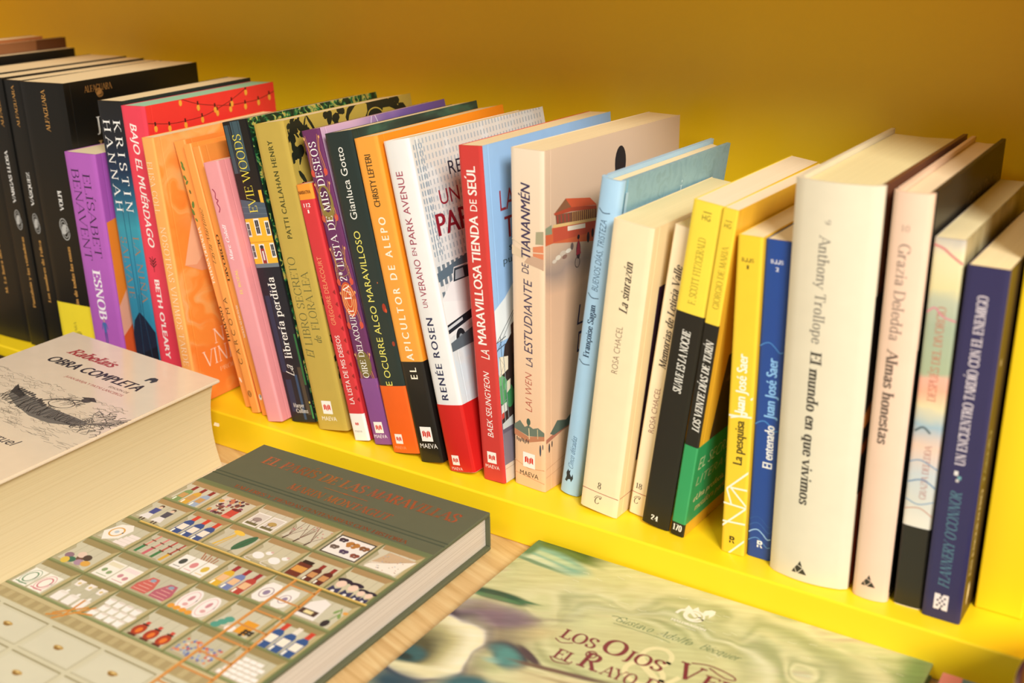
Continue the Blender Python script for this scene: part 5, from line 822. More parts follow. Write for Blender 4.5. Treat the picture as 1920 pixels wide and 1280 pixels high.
standing_book('dark green paperback with yellow title and an orange band round its foot', 0.0085, 0.0170, -0.09, -11.61, 24.2, 230.6, 144.7,
    spine='#22302c',
    front=painted('dark_meadow','YZ',[(0,'#1d2a26'),(.5,'#2b433c'),(.7,'#39604f'),(1,'#4b2a22')],streak=(50,14,0)),
    bulge=0.7,
    band=(0.3, 51, '#f4661f', [('maeva', 8.3, 11, 6.8, '#f9a070', 4.4)]),
    coat=0.1,
    sp=[('e', '#a8341f', 20.6, 108, 1.6, 3.2), ('e', '#d2502a', 21.6, 106, 0.9, 1.6), ('e', '#9c3a22', 22, 82, 1.2, 1.8), ('e', '#c96a3a', 19.4, 126, 0.4, 0.6), ('t', 'Gianluca Gotto', 'N', 'u', 11.1, 171.0, 220.4, 6.4, '#f3efe4'), ('t', 'SIEMPRE OCURRE ALGO MARAVILLOSO', 'N', 'u', 10.2, 27.2, 162.9, 6.2, '#ece06a')])
standing_book('orange paperback with a black lower part and spaced white capitals', 0.0341, 0.0158, -0.01, -11.30, 20.1, 229.7, 147.6,
    spine='#f2a03a',
    front='#ee8d20',
    zones=[(0,74.5,'#1b1714'),(74.5,229.7,'#f5a33c')],
    fzones=[(0,74.5,'#171310'),(74.5,229.7,'#f08f1e')],
    bulge=0.3,
    coat=0.25,
    sp=[('t', 'CHRISTY LEFTERI', 'NB', 'u', 8.95, 183.1, 218.4, 5.6, '#4b3a1c'), ('t', 'EL APICULTOR DE ALEPO', 'NB', 'u', 9.95, 61.9, 176.2, 6.4, '#fdf2d8', 1.5), ('maeva', 10.4, 21.2, 10, '#f7efe6', 12.4)])
standing_book('white paperback with a red band round its foot and an old photograph on its cover', 0.0601, 0.0153, -3.12, -11.96, 22.7, 230.2, 149.2,
    spine='#f1eeea',
    front=painted('grey_street','YZ',[(0,'#d5dee0'),(.5,'#e2e5e2'),(1,'#d0d8db')],streak=(60,40,0),warp=(4,20),blobs=[(40,225,120,40,0,'#dcdad2',.5),(20,70,60,22,0,'#d5e3ea',.6)]),
    bulge=1.0,
    coat=0.35,
    band=(0.2, 49, '#d3221f', [('maeva', 8.2, 8.6, 6.6, '#f6d6cf', 2.4)]),
    sp=[('t', 'RENÉE ROSEN', 'NB', 'u', 9.8, 52.5, 110.7, 6.2, '#2a2f52', 1.2), ('t', 'UN', 'N', 'u', 9.0, 117.8, 123.7, 4.6, '#a43a52'), ('t', 'VERANO', 'N', 'u', 9.2, 125.5, 150.9, 6.2, '#a43a52'), ('t', 'EN', 'N', 'u', 8.7, 153.6, 158.9, 4.4, '#a43a52'), ('t', 'PARK AVENUE', 'N', 'u', 9.4, 161.1, 209.7, 6.4, '#a43a52')],
    fp=[('bars', '#aebac1', 4, 146, 146, 229, 40, 15, 0.34, 0.62, 0.03), ('bars', '#8fa4b2', 2, 150, 12, 226, 4, 15, 0.4, 0.66, 0.03), ('bars', '#6d7f8a', 2, 120, 60, 146, 12, 3, 0.6, 0.55, 0.08), ('p', '#5c7382', [(1.7, 140), (146, 168), (146, 160), (1.7, 134)]), ('p', '#3e5666', [(1.7, 121), (60, 134), (60, 128), (1.7, 117)]), ('p', '#eef0ef', [(1.7, 122), (14, 132), (40, 134), (60, 126), (90, 122), (90, 96), (1.7, 102)]), ('p', '#2b3a44', [(16, 131), (19, 139), (38, 139), (42, 131)]), ('p', '#aebcc4', [(18, 132), (20, 138), (28, 138), (28, 132)]), ('l', '#e9eded', 0.9, [(15, 131), (19, 140), (39, 140), (44, 131)]), ('p', '#f6f6f4', [(1.7, 121), (20, 117), (34, 112), (34, 104), (1.7, 106)]), ('p', '#1f2a32', [(1.7, 104.5), (40, 111), (40, 105.6), (1.7, 98.4)]), ('p', '#cfd8dc', [(1.7, 103), (18, 106), (18, 104), (1.7, 101)]), ('p', '#e9eded', [(1.7, 98.4), (42, 106), (42, 103), (1.7, 95.6)]), ('e', '#20262b', 13, 93, 5, 6.6), ('e', '#8d979d', 13, 93, 2, 2.8), ('p', '#5d6a72', [(1.7, 92), (60, 104), (60, 88), (1.7, 86)]), ('t', 'RENÉE ROSEN', 'N', 'h', 205.5, 33, 118, 9.5, '#2b3140'), ('t', 'UN VERANO EN', 'N', 'h', 188, 18.5, 125, 10.5, '#97273a'), ('t', 'PARK AVENUE', 'NB', 'h', 171, 10.5, 140, 15.5, '#8f2030')])
standing_book('red spined paperback with white capitals, blue sky on its cover', 0.0869, 0.0180, -2.41, -3.60, 18.1, 229.0, 153.1,
    spine='#cf3b36',
    front='#9ac2ee',
    bulge=0.1,
    coat=0.1,
    sp=[('t', 'LA', 'NI', 'u', 9.2, 88.5, 95.1, 7.4, '#fbf0e6'), ('t', 'MARAVILLOSA', 'NB', 'u', 7.6, 98.3, 152.6, 7.4, '#fbf0e6'), ('t', 'TIENDA', 'NB', 'u', 7.9, 153.7, 184.7, 7.4, '#fbf0e6'), ('t', 'DE', 'N', 'u', 8.7, 187.6, 195.1, 6.0, '#fbf0e6'), ('t', 'SEÚL', 'NB', 'u', 8.6, 197.7, 216.3, 7.4, '#fbf0e6'), ('t', 'BAEK SEUNGYEON', 'NI', 'u', 8.8, 32.6, 79.7, 5.0, '#fbf0e6'), ('maeva', 8.5, 17.4, 7.6, '#f7e6dc', 10.6)],
    fp=[('p', '#e6eef2', [(1.7, 122), (14, 128), (24, 136), (40, 132), (60, 138), (150, 120), (150, 98), (1.7, 100)]), ('l', '#3a4650', 0.5, [(1.7, 100), (30, 124)]), ('l', '#3a4650', 0.4, [(1.7, 94), (36, 130)]), ('l', '#3a4650', 0.5, [(6, 104), (7, 52)]), ('l', '#3a4650', 0.6, [(1.7, 100), (12, 102)]), ('l', '#3a4650', 0.6, [(1.7, 95), (11, 97)]), ('p', '#3a2d2a', [(10, 96), (40, 120), (60, 112), (60, 20), (1.7, 20), (1.7, 66)]), ('p', '#5b3d33', [(18, 108), (30, 114), (30, 90), (18, 88)]), ('e', '#5aa06a', 5, 66, 6, 10), ('e', '#3f8a56', 12, 60, 5, 8), ('e', '#6db57a', 3, 74, 3, 4), ('e', '#7cc08a', 9, 68, 2, 3), ('p', '#f0e6cf', [(2, 76), (12, 79), (13, 88), (3, 90)]), ('l', '#9a8f78', 0.3, [(2, 76), (8, 83), (3, 90)]), ('p', '#e8dfc8', [(9, 63), (13, 65), (14, 72), (10, 71)]), ('p', '#d9ddd9', [(2, 50), (8, 51), (8, 57), (2, 56)]), ('l', '#8a949a', 0.7, [(4, 90), (6, 20)]), ('l', '#8a949a', 0.7, [(8, 90), (10, 20)]), ('l', '#8a949a', 0.4, [(4.6, 74), (8.6, 75)]), ('l', '#8a949a', 0.4, [(4.8, 66), (9, 67)]), ('l', '#8a949a', 0.4, [(5.2, 58), (9.2, 59)]), ('p', '#c9d0d0', [(2, 34), (14, 38), (14, 46), (2, 43)]), ('p', '#c9443a', [(1.7, 46), (4.4, 47), (4.4, 51), (1.7, 50)]), ('r', '#7d7684', 1.7, 13, 153, 39), ('r', '#655f70', 1.7, 36, 153, 39), ('r', '#d9c9b6', 1.7, 0.2, 153, 13), ('l', '#b3a08b', 0.4, [(1.7, 10), (150, 10)]), ('t', 'LA MARAVILLOSA', 'N', 'h', 192, 15.5, 132, 14, '#a0303a'), ('t', 'TIENDA DE SEÚL', 'NB', 'h', 174, 19, 138, 15, '#96262f'), ('t', 'si alguien te escucha', 'N', 'h', 160.5, 22, 110, 5, '#3f5566'), ('t', 'puede cambiarte la vida', 'N', 'h', 152.5, 15, 116, 5, '#3f5566')])
standing_book('thick peach paperback with navy slanted capitals and a red palace on its cover', 0.1083, 0.0247, -4.77, -0.09, 25.3, 229.7, 160.0,
    spine=painted('peach_spine','XZ',[(0,'#efbf93'),(.3,'#f0c8a4'),(.7,'#edd0b0'),(1,'#efdcc2')],grad=(0,230),warp=(4,20)),
    front=painted('peach_haze','YZ',[(0,'#ecb78a'),(.25,'#e9bd98'),(.6,'#dfb493'),(.66,'#a48d80'),(.72,'#cfae92'),(1,'#dcc0a6')],grad=(0,230),warp=(8,30)),
    bulge=0.25,
    sp=[('l', '#d9c4a4', 0.5, [(0.2, 172), (10, 168), (25, 167)]), ('p', '#e2c8a6', [(0.2, 168), (10, 165), (10, 160), (0.2, 162)]), ('p', '#a9a080', [(19, 171), (25.1, 171.6), (25.1, 180), (19.4, 179)]), ('p', '#dd875e', [(17, 163), (25.1, 162), (25.1, 171), (17, 169)]), ('p', '#c9a58a', [(10, 158), (25.1, 155), (25.1, 162), (14, 163)]), ('l', '#e6d2b4', 0.6, [(14, 165), (25, 166)]), ('p', '#c4825f', [(0.2, 41), (12, 37.5), (25.1, 41.5), (25.1, 38), (12, 33.4), (0.2, 36.6)]), ('p', '#6d7a6a', [(0.2, 44), (5, 48), (9, 44), (12, 46), (16, 44.4), (20, 46), (25.1, 43.6), (25.1, 41), (12, 38), (0.2, 41)]), ('l', '#4a5a52', 0.5, [(12, 46), (12.2, 38)]), ('e', '#4a6152', 12.2, 48.4, 1.6, 2.6), ('l', '#e8d3a8', 0.7, [(12.4, 44), (12.8, 36)]), ('l', '#dcc59a', 0.5, [(19.6, 45), (19.8, 38)]), ('e', '#3d3a3c', 2.4, 34.2, 0.4, 1.5), ('e', '#3d3a3c', 3.8, 33.7, 0.4, 1.5), ('e', '#3d3a3c', 5.1, 33.2, 0.4, 1.5), ('e', '#3d3a3c', 6.5, 34.2, 0.4, 1.5), ('e', '#3d3a3c', 7.8, 33.7, 0.4, 1.5), ('e', '#3d3a3c', 9.2, 33.2, 0.4, 1.5), ('e', '#3d3a3c', 10.5, 34.2, 0.4, 1.5), ('e', '#3d3a3c', 11.9, 33.7, 0.4, 1.5), ('e', '#3f4a58', 21.8, 30, 0.7, 4.2), ('e', '#3f4a58', 23.8, 33, 0.4, 2), ('l', '#d69a70', 0.4, [(0.2, 18), (12, 14), (25, 16)]), ('l', '#d69a70', 0.4, [(0.2, 9), (25, 6)]), ('t', 'LAI WEN', 'NLI', 'u', 12.35, 56.1, 83.7, 5.8, '#b5503f'), ('t', 'LA', 'NI', 'u', 13.05, 88.1, 94.5, 5.8, '#3c3156'), ('t', 'ESTUDIANTE', 'NI', 'u', 12.4, 97.2, 147.2, 7.0, '#3c3156'), ('t', 'DE', 'NI', 'u', 10.6, 150.7, 157.6, 5.8, '#3c3156'), ('t', 'TIANANMÉN', 'NBI', 'u', 11.15, 160.9, 209.0, 7.6, '#3c3156'), ('maeva', 12.3, 20.2, 10, '#3c332e', 9.8)],
    fp=[('p', '#d0643c', [(0.2, 177.5), (9.6, 180.7), (57.4, 175.9), (73.4, 172.0), (73.7, 158.5), (9.5, 170.5), (0.2, 170.3)]), ('p', '#c4523a', [(9.6, 180.2), (57.4, 175.3), (57.6, 168.2), (9.8, 171.0)]), ('p', '#e0b878', [(9.9, 182.3), (57.4, 177.2), (57.4, 175.3), (9.6, 180.3)]), ('p', '#7d4f3a', [(12.1, 188.2), (57.3, 183.6), (57.4, 177.2), (13.0, 182.0)]), ('p', '#b0482e', [(10.2, 189.5), (28.7, 190.0), (57.2, 185.4), (57.3, 183.2), (29.1, 187.0), (11.5, 187.9)]), ('p', '#cf5a36', [(22.5, 196.6), (49.6, 191.9), (57.6, 185.7), (29.0, 189.7)]), ('p', '#8a5a3c', [(11.5, 189.6), (22.6, 196.4), (28.7, 190.0)]), ('p', '#efe0cc', [(25.0, 178.1), (44.6, 176.1), (44.6, 173.1), (25.1, 175.2)]), ('l', '#d9a45a', 0.5, [(30.7, 186.5), (30.7, 180.2)]), ('l', '#d9a45a', 0.5, [(33.0, 186.2), (33.0, 179.9)]), ('l', '#d9a45a', 0.5, [(35.3, 185.9), (35.4, 179.7)]), ('l', '#d9a45a', 0.5, [(37.6, 185.6), (37.7, 179.4)]), ('l', '#d9a45a', 0.5, [(39.9, 185.3), (40.0, 179.1)]), ('l', '#d9a45a', 0.5, [(42.3, 185.1), (42.4, 178.8)]), ('l', '#d9a45a', 0.5, [(44.6, 184.8), (44.7, 178.5)]), ('l', '#d9a45a', 0.5, [(47.0, 184.5), (47.1, 178.3)]), ('l', '#d9a45a', 0.5, [(49.4, 184.2), (49.5, 178.0)]), ('l', '#d9a45a', 0.5, [(51.8, 183.9), (51.9, 177.7)]), ('l', '#d9a45a', 0.5, [(54.2, 183.6), (54.3, 177.4)]), ('l', '#a83a30', 1.1, [(14.3, 187.3), (14.6, 182.5)]), ('l', '#a83a30', 1.1, [(18.1, 187.0), (18.4, 182.0)]), ('l', '#a83a30', 1.1, [(21.9, 186.7), (22.3, 181.6)]), ('l', '#a83a30', 1.1, [(25.8, 186.4), (26.2, 181.2)]), ('p', '#8e9478', [(-1.0, 181.1), (8.0, 182.7), (8.6, 176.6), (-0.7, 177.7)]), ('e', '#e2d4c0', 15, 160, 3, 1.6), ('e', '#cdbba8', 20, 161.6, 3.4, 1.8), ('e', '#e6dccb', 26, 162, 3, 1.4), ('e', '#8d6a5c', 22, 159, 2.6, 1.4), ('e', '#d9c9b6', 11, 158.4, 2.4, 1.2), ('e', '#6d5a54', 30, 164, 1.6, 2.4), ('e', '#4a3236', 37, 160, 2.4, 6), ('p', '#a23440', [(34.4, 157), (37, 168), (40, 157)]), ('e', '#2a2024', 37, 168.6, 1.4, 1.6), ('o', '#3a3032', 36, 152, 2.6, 3.4, 0.5), ('e', '#3c2b30', 48, 166, 1.6, 3.6), ('e', '#3c2b30', 53, 168, 1.4, 3), ('e', '#1e1a24', 84.7, 209, 6.6, 11), ('e', '#231a22', 84.5, 199, 7.6, 10), ('e', '#6d2c34', 86, 190, 8, 7), ('p', '#b8735a', [(1.7, 38), (20, 42), (60, 46), (60, 42), (20, 38.6), (1.7, 35)]), ('p', '#5d6a5c', [(6, 41), (14, 48), (24, 45), (34, 50), (60, 48), (60, 43), (10, 38.6)]), ('l', '#d8a37a', 0.5, [(1.7, 16), (60, 26)]), ('l', '#d8a37a', 0.5, [(1.7, 10), (60, 18)]), ('e', '#3d3a3a', 5, 31, 0.8, 3.4), ('e', '#3d3a3a', 8, 33, 0.6, 2.4), ('t', 'LAI WEN', 'NLI', 'h', 116, 36, 110, 15, '#3a2b4a'), ('t', 'DE TIANANMÉN', 'NI', 'h', 97, 36, 126, 15, '#3a2b4a')])
standing_book('slim light blue hardcover with navy lettering, leaning beside the cream books', 0.1407, 0.0301, -2.54, 7.59, 15.0, 217.9, 141.9,
    spine='#a9cfea',
    front=painted('pool','YZ',[(0,'#7fa6b4'),(.5,'#8db4c0'),(1,'#7ea3ad')],streak=(14,60,0),warp=(5,20)),
    hard=True,
    bulge=2.0,
    coat=0.3,
    sp=[('t', 'BUENOS DÍAS, TRISTEZA', 'NLI', 'u', 6.95, 146.6, 192.5, 4.8, '#34506e'), ('t', 'Françoise Sagan', 'SB', 'u', 7.25, 101.4, 137.6, 4.2, '#1d3550'), ('l', '#20384f', 0.5, [(2.4, 199), (6, 196.8), (10.6, 197.4)], 1), ('l', '#20384f', 0.5, [(2.4, 144), (6, 141.8), (10.6, 142.4)], 1), ('l', '#20384f', 0.5, [(2.4, 98.4), (6, 96.4), (10.6, 97)], 1), ('t', 'Cinco décadas', 'C', 'u', 7.05, 19.9, 44.1, 3.8, '#34506e'), ('p', '#1f2a36', [(4, 9.5), (5, 13), (4.4, 15.5), (5.6, 18.6), (6.4, 17.2), (7.4, 18.4), (7.2, 15.6), (8.6, 13.4), (9.4, 16), (10, 12.6), (8.8, 9.6), (8, 11.6), (6.4, 11), (5.6, 9)])],
    fp=[('t', 'F', 'SL', 'h', 185, 20, 26, 10, '#c9e0ea'), ('t', 'i', 'SL', 'h', 199, 76, 79, 12, '#c9e0ea'), ('r', '#a8c9dd', 6, 10, 9, 210)])
standing_book('thick cream paperback with a thin red line near its foot', 0.1640, 0.0174, -1.45, 6.18, 27.0, 195.1, 130.2,
    spine='#f4dfb6',
    front='#eed6a6',
    bulge=0.6,
    pages=pages_mat('#e9dba9','#d8c78f'),
    sp=[('t', 'La sinrazón', 'SBI', 'u', 13.8, 139.1, 171.7, 5.6, '#3a2b22'), ('t', 'ROSA CHACEL', 'NL', 'u', 12.9, 99.2, 130.3, 4.6, '#7d5a48'), ('t', '8', 'S', 'h', 18.9, 11.4, 13.8, 4.6, '#3a2b22'), ('r', '#a8433a', 0.2, 13.6, 26.8, 14), ('t', 'C', 'SI', 'h', 8, 10.4, 14.6, 5, '#3a2b22'), ('l', '#3a2b22', 0.3, [(10, 9), (11.5, 11), (15, 11.4), (14.6, 9.8)], 1)],
    fp=[('r', '#37203f', 16.5, 36, 120, 155), ('r', '#a8433a', 1.7, 13.6, 130, 14)])
standing_book('thin cream paperback with a slanted black title, between thick cream and black spines', 0.1940, 0.0280, -0.23, 7.35, 12.2, 195.4, 145.0,
    spine='#f4dfba',
    front='#eed6a6',
    bulge=0.4,
    pages=pages_mat('#e9dba9','#d8c78f'),
    sp=[('t', 'Memorias de Leticia Valle', 'SBI', 'u', 6.8, 104.9, 172.3, 4.8, '#3a2b22'), ('t', 'ROSA CHACEL', 'NL', 'u', 6.3, 60.5, 91.9, 4.0, '#8d4a3c'), ('t', '18', 'S', 'h', 20.7, 2.4, 6.6, 3.9, '#3a2b22'), ('r', '#a8433a', 0.2, 15.4, 12, 15.8), ('t', 'C', 'SI', 'h', 10, 2.6, 6.4, 4.6, '#3a2b22'), ('l', '#3a2b22', 0.3, [(2.2, 11), (3.6, 12.8), (6.6, 13.2), (6.4, 11.8)], 1)])
standing_book('yellow paperback with a black lower half and no band, in a leaning pair', 0.2074, 0.0203, -1.15, 7.14, 18.8, 212.9, 143.0,
    spine='#f6d845',
    front='#f0c23c',
    zones=[(0,146,'#1d1a15'),(146,212.9,'#f6d845')],
    bulge=0.5,
    pages=pages_mat('#f0dfc0','#dfcba4'),
    sp=[('t', 'HG', 'N', 'h', 204.4, 7, 12.2, 3.4, '#6d6224'), ('r', '#6d6224', 7.2, 207.2, 12.4, 207.7), ('t', 'F. SCOTT FITZGERALD', 'S', 'u', 9.2, 152.0, 192.4, 4.6, '#a18c28'), ('t', 'SUAVE ES LA NOCHE', 'SBI', 'u', 9.2, 94.8, 135.6, 5.2, '#f5efe2'), ('t', '24', 'SB', 'h', 5.8, 6, 11, 3.6, '#f5efe2')])
standing_book('slim yellow and black paperback wrapped in a green paper band', 0.2283, 0.0181, -1.91, 6.63, 9.0, 212.1, 138.9,
    spine='#f6d23f',
    front='#e9b32f',
    zones=[(0,143.3,'#1d1a15'),(143.3,212.1,'#f6d23f')],
    bulge=0.15,
    pages=pages_mat('#f0dfc0','#dfcba4'),
    band=(9.2, 63.5, '#2f9a5b', [], [('t', 'EL SECRETO', 'NLI', 'h', 50.5, 5, 62, 8.5, '#c9d3a4'), ('t', 'LITERATURA', 'NLI', 'h', 38, 5.4, 74, 6.6, '#b8c08c'), ('t', '«Una profecía, una', 'NBI', 'h', 25.5, 5.4, 62, 4.8, '#d9cf9a'), ('t', 'metáfora perfecta»', 'NBI', 'h', 17.6, 9.8, 66, 4.8, '#c9b877')]),
    sp=[('t', 'HG', 'N', 'h', 202.6, 2.4, 6.6, 2.8, '#6d6224'), ('r', '#6d6224', 2.6, 205, 6.8, 205.4), ('t', 'GIORGIO DE MARIA', 'S', 'u', 5.25, 153.1, 190.9, 3.8, '#a18c28'), ('t', 'LOS VEINTE DÍAS DE TURÍN', 'SBI', 'u', 5.5, 73.9, 133.5, 4.6, '#f5efe2'), ('t', '170', 'SB', 'h', 5.6, 1.4, 7.4, 4.2, '#f5efe2')],
    fp=[('p', '#4d3c26', [(15, 64), (18.5, 90), (23, 118), (120, 118), (120, 20), (15, 20)]), ('p', '#6d5a38', [(24, 100), (40, 112), (60, 108), (50, 94)])])
standing_book('slim yellow paperback with white crossing lines on its spine', 0.2630, 0.0172, -1.03, -0.18, 14.6, 197.7, 145.8,
    spine='#f4cb33',
    front='#ecbb26',
    bulge=0.12,
    sp=[('l', '#fbf1dc', 1.1, [(1.7, 42.5), (15.9, 57.4), (17.5, 59.0)]), ('l', '#fbf1dc', 1.1, [(0.0, 17.3), (15.1, 33.0)]), ('l', '#fbf1dc', 1.1, [(4.0, 43.8), (15.1, 33.0)]), ('l', '#fbf1dc', 1.1, [(1.7, 42.5), (5.2, 32.5)]), ('l', '#fbf1dc', 1.1, [(4.0, 43.8), (16.7, 44.4)]), ('l', '#fbf1dc', 1.1, [(-0.2, 32.8), (15.1, 32.4)]), ('l', '#fbf1dc', 1.1, [(0.1, 20.5), (15.5, 21.8)]), ('l', '#fbf1dc', 1.1, [(4.6, -0.8), (16.3, 12.4)]), ('l', '#fbf1dc', 1.1, [(0.5, 89.9), (16.1, 91.3)]), ('l', '#fbf1dc', 1.1, [(8.9, 99.4), (8.2, 91.2)]), ('l', '#fbf1dc', 1.1, [(13.2, 102.1), (15.9, 104.4)]), ('l', '#fbf1dc', 1.1, [(15.2, 78.4), (16.1, 82.1)]), ('t', 'B', 'N', 'h', 184.2, 3.0, 4.6, 2.3, '#5b4d1d'), ('l', '#5b4d1d', 0.5, [(6.2, 185.3), (6.2, 183.5), (5.9, 183.1), (5.3, 183.1), (5.0, 183.6)]), ('l', '#5b4d1d', 0.5, [(8.1, 185.3), (8.1, 183.5), (7.8, 183.1), (7.2, 183.1), (7.0, 183.6)]), ('t', 'S', 'N', 'h', 184.2, 8.7, 10.2, 2.3, '#5b4d1d'), ('t', '1', 'NB', 'h', 180.2, 6.2, 7.4, 2.4, '#5b4d1d'), ('t', 'Juan José Saer', 'NX', 'u', 6.65, 91.8, 129.1, 6.6, '#fdf6e4'), ('l', '#fbf1dc', 0.9, [(1.6, 88.6), (11.5, 92)]), ('t', 'La pesquisa', 'NX', 'u', 7.15, 59.7, 87.9, 6.0, '#3b3218'), ('rlogo', '#3b3218', 6.7, 9.3, 4.6)])
standing_book('slim royal blue paperback with pale wavy lines on its spine', 0.2783, 0.0206, -1.03, -0.31, 14.5, 196.6, 145.4,
    spine='#1f4690',
    front='#1b3c7c',
    bulge=0.12,
    sp=[('l', '#4f8fd0', 0.5, [(0.3, 134.5), (3, 136.6), (6, 137.4), (9, 135.4), (12, 132.4), (14.2, 133)], 1), ('l', '#4f8fd0', 0.6, [(0.3, 86.5), (3, 88.6), (6, 89.4), (9, 87.4), (12, 84.4), (14.2, 85)], 1), ('l', '#3f6fb0', 0.3, [(0.3, 20.5), (3, 22.6), (6, 23.4), (9, 21.4), (12, 18.4), (14.2, 19)], 1), ('l', '#9cc4ea', 0.7, [(0.3, 16.0), (3, 18.1), (6, 18.9), (9, 16.9), (12, 13.9), (14.2, 14.5)], 1), ('l', '#5f94cf', 0.5, [(0.3, 10.5), (3, 12.6), (6, 13.4), (9, 11.4), (12, 8.4), (14.2, 9)], 1), ('l', '#35609f', 0.3, [(0.3, 24.5), (3, 26.6), (6, 27.4), (9, 25.4), (12, 22.4), (14.2, 23)], 1), ('t', 'B', 'N', 'h', 184.6, 3.7, 5.3, 2.3, '#e6e6ea'), ('l', '#e6e6ea', 0.5, [(6.9, 185.7), (6.9, 183.9), (6.6, 183.5), (6.0, 183.5), (5.8, 184.0)]), ('l', '#e6e6ea', 0.5, [(8.8, 185.7), (8.8, 183.9), (8.5, 183.5), (7.9, 183.5), (7.6, 184.0)]), ('t', 'S', 'N', 'h', 184.6, 9.4, 10.9, 2.3, '#e6e6ea'), ('t', '2', 'NB', 'h', 180.4, 6.6, 8.6, 2.4, '#e6e6ea'), ('t', 'El entenado', 'NX', 'u', 9.0, 60.2, 87.5, 6.2, '#f4f2ec'), ('t', 'Juan José Saer', 'NX', 'u', 8.1, 91.4, 128.7, 6.6, '#8cc0ee'), ('rlogo', '#f4f2ec', 7.7, 9.6, 4.6)])
standing_book('very thick cream white hardcover with a rounded spine and dark triangle emblem', 0.2950, 0.0142, -0.23, -0.33, 46.4, 233.7, 166.2,
    spine='#e4d9be',
    front=painted('sepia_cover','YZ',[(0,'#8a3413'),(.25,'#7d3012'),(.4,'#2a1610'),(.7,'#3a1e14'),(.8,'#6d3f2a'),(1,'#70452f')],grad=(0,234),warp=(5,20)),
    hard=True,
    bulge=4.6,
    coat=0.12,
    pages=pages_mat('#e9dba6','#d6c58c'),
    sp=[('t', '9', 'SL', 'd', 20.4, 214.2, 211.8, 3.2, '#8a8378'), ('t', 'Anthony Trollope', 'S', 'd', 19.5, 205.9, 145.9, 6.0, '#7d776d'), ('t', 'El mundo en que vivimos', 'SB', 'd', 19.6, 141.4, 48.9, 6.2, '#3f3a34'), ('tri', 19.6, 8.4, 9)],
    fp=[('r', '#1a1411', 2.5, 60, 166, 175), ('p', '#c9853f', [(2.5, 108), (30, 118), (60, 112), (60, 104), (2.5, 100)]), ('p', '#8f4a1e', [(2.5, 90), (60, 96), (60, 88), (2.5, 84)])])
standing_book('pale pink hardcover with a black cover face and dark triangle emblem', 0.3447, 0.0137, 0.57, 0.02, 19.6, 232.8, 168.1,
    spine='#f0cdb2',
    front='#2a251f',
    hard=True,
    bulge=2.2,
    pages=pages_mat('#efd9b4','#dcc296'),
    coat=0.1,
    sp=[('t', '10', 'SL', 'h', 214.6, 6, 10.2, 3.2, '#a58f80'), ('t', 'Grazia Deledda', 'S', 'd', 8.7, 206.6, 155.0, 5.8, '#8f7a6e'), ('t', 'Almas honestas', 'SB', 'd', 8.45, 150.2, 95.9, 5.8, '#5c4c44'), ('tri', 9, 11.6, 8)],
    fp=[('t', 'Grazia Deledda', 'C', 'h', 212, 80, 160, 9, '#9c8f78'), ('r', '#0e0c0b', 2.5, 5, 168, 150)])
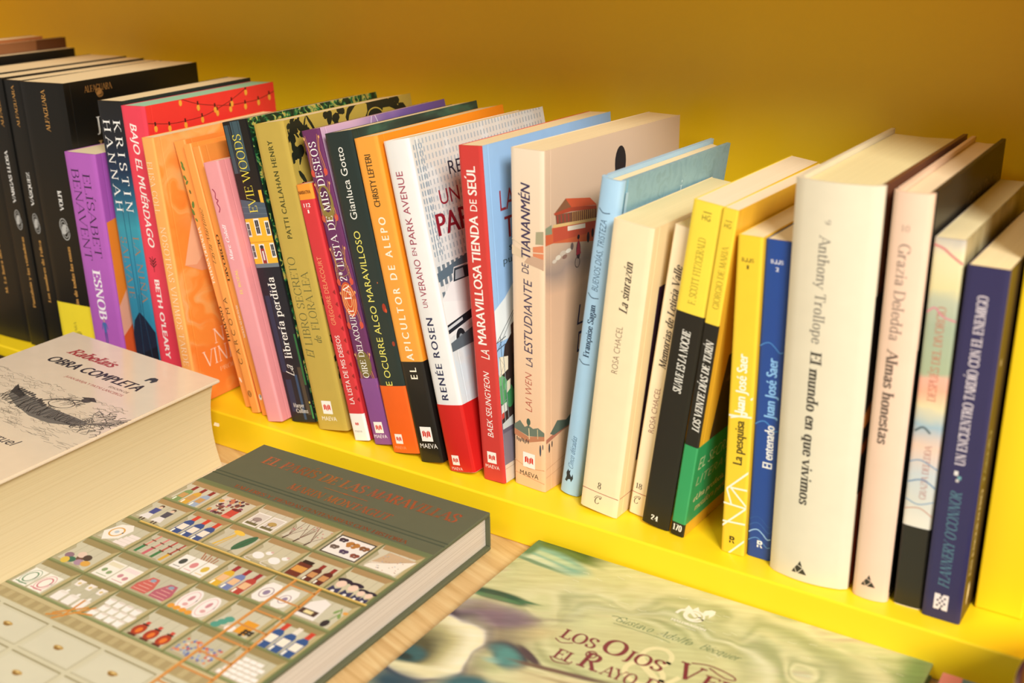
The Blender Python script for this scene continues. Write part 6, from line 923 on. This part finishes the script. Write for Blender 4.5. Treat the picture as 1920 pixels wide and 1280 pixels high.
standing_book('slim paperback in a watercolour jacket above a black foot, beside the navy book', 0.3675, 0.0163, 0.43, -0.30, 15.0, 211.1, 152.9,
    spine=painted('watercolour','XZ',[(0,'#ece3d0'),(.1,'#d9d6c8'),(.2,'#c9cfce'),(.3,'#e9c8b0'),(.38,'#9fb9c4'),(.44,'#e6d6a8'),(.5,'#f0b090'),(.545,'#ecb29a'),(.56,'#a9b592'),(.72,'#a7b398'),(.8,'#bcbfa4'),(.84,'#e2d6a0'),(.94,'#e6dcae'),(.97,'#d9cdb4'),(1,'#b9b2a8')],grad=(48,211),warp=(5,14)),
    front=painted('watercolour_cover','YZ',[(0,'#8a7a50'),(.5,'#b5a67c'),(1,'#c9bd9a')],streak=(20,30,0)),
    bulge=0.5,
    band=(0.6, 50.2, '#26241f', []),
    pages=pages_mat('#eadcae','#d6c692'),
    sp=[('t', 'DESPUÉS DEL DIVORCIO', 'S', 'u', 7.45, 124.2, 175.8, 4.2, '#c4705c'), ('t', 'GRAZIA DELEDDA', 'S', 'u', 8.8, 67.6, 99.3, 3.4, '#b5756a'), ('l', '#d98a96', 0.9, [(0.3, 172), (4, 175), (8, 171), (14.8, 169)], 1), ('l', '#d87a7a', 1.1, [(0.3, 207.5), (5, 206), (9, 203), (14.8, 199)], 1), ('l', '#7a9ab5', 0.7, [(0.3, 88), (6, 90), (14.8, 86)], 1), ('l', '#6d8fae', 0.8, [(0.3, 76), (8, 79), (14.8, 75)], 1), ('l', '#8aa5ba', 0.7, [(0.3, 66), (7, 64), (14.8, 67)], 1), ('l', '#5a6a70', 1.2, [(1, 106), (5, 109), (9, 106)], 1), ('l', '#c9967f', 0.6, [(0.3, 60), (8, 62), (14.8, 58)], 1)])
standing_book('navy paperback with an oblique white title beside the yellow partition', 0.3836, 0.0135, -0.40, 0.12, 20.1, 200.2, 145.0,
    spine='#2f2c55',
    front='#4a3818',
    bulge=0.1,
    pages=pages_mat('#efdcae','#dcc48e'),
    sp=[('t', 'UN ENCUENTRO TARDÍO CON EL ENEMIGO', 'SB', 'u', 9.15, 93.2, 185.7, 5.0, '#d9cdd2'), ('t', "FLANNERY O'CONNOR", 'SI', 'u', 9.4, 20.2, 78.1, 5.6, '#5c8a94'), ('r', '#e6ded8', 7, 87.2, 9, 89.8), ('r', '#6fa3a8', 9, 85.2, 10.8, 87.2), ('r', '#cfc6c0', 8.2, 83.6, 9.8, 85.2), ('r', '#efe2de', 5.6, 6, 13, 15.6), ('r', '#2d2a48', 6.9, 7.8, 8.0, 9.0), ('r', '#2d2a48', 6.9, 11.0, 8.0, 12.2), ('r', '#2d2a48', 8.13, 9.4, 9.23, 10.6), ('r', '#2d2a48', 8.13, 12.6, 9.23, 13.8), ('r', '#2d2a48', 9.37, 7.8, 10.47, 9.0), ('r', '#2d2a48', 9.37, 11.0, 10.47, 12.2), ('r', '#2d2a48', 10.6, 9.4, 11.7, 10.6), ('r', '#2d2a48', 10.6, 12.6, 11.7, 13.8), ('p', '#2d2a48', [(8.4, 15.7), (10.2, 15.7), (9.3, 13.6)]), ('p', '#2d2a48', [(8.4, 5.9), (10.2, 5.9), (9.3, 8)])],
    fp=[('t', 'UN ENCUENTRO', 'SB', 'u', 9.5, 26, 78, 4, '#d9c99a'), ('t', 'TARDÍO', 'SB', 'u', 9.5, 82, 112, 4, '#a8a06a'), ('e', '#e9dcb4', 10.6, 14, 1.4, 7), ('e', '#e9dcb4', 12.5, 16, 1, 5), ('e', '#cbbf95', 8.6, 150, 1, 2)])
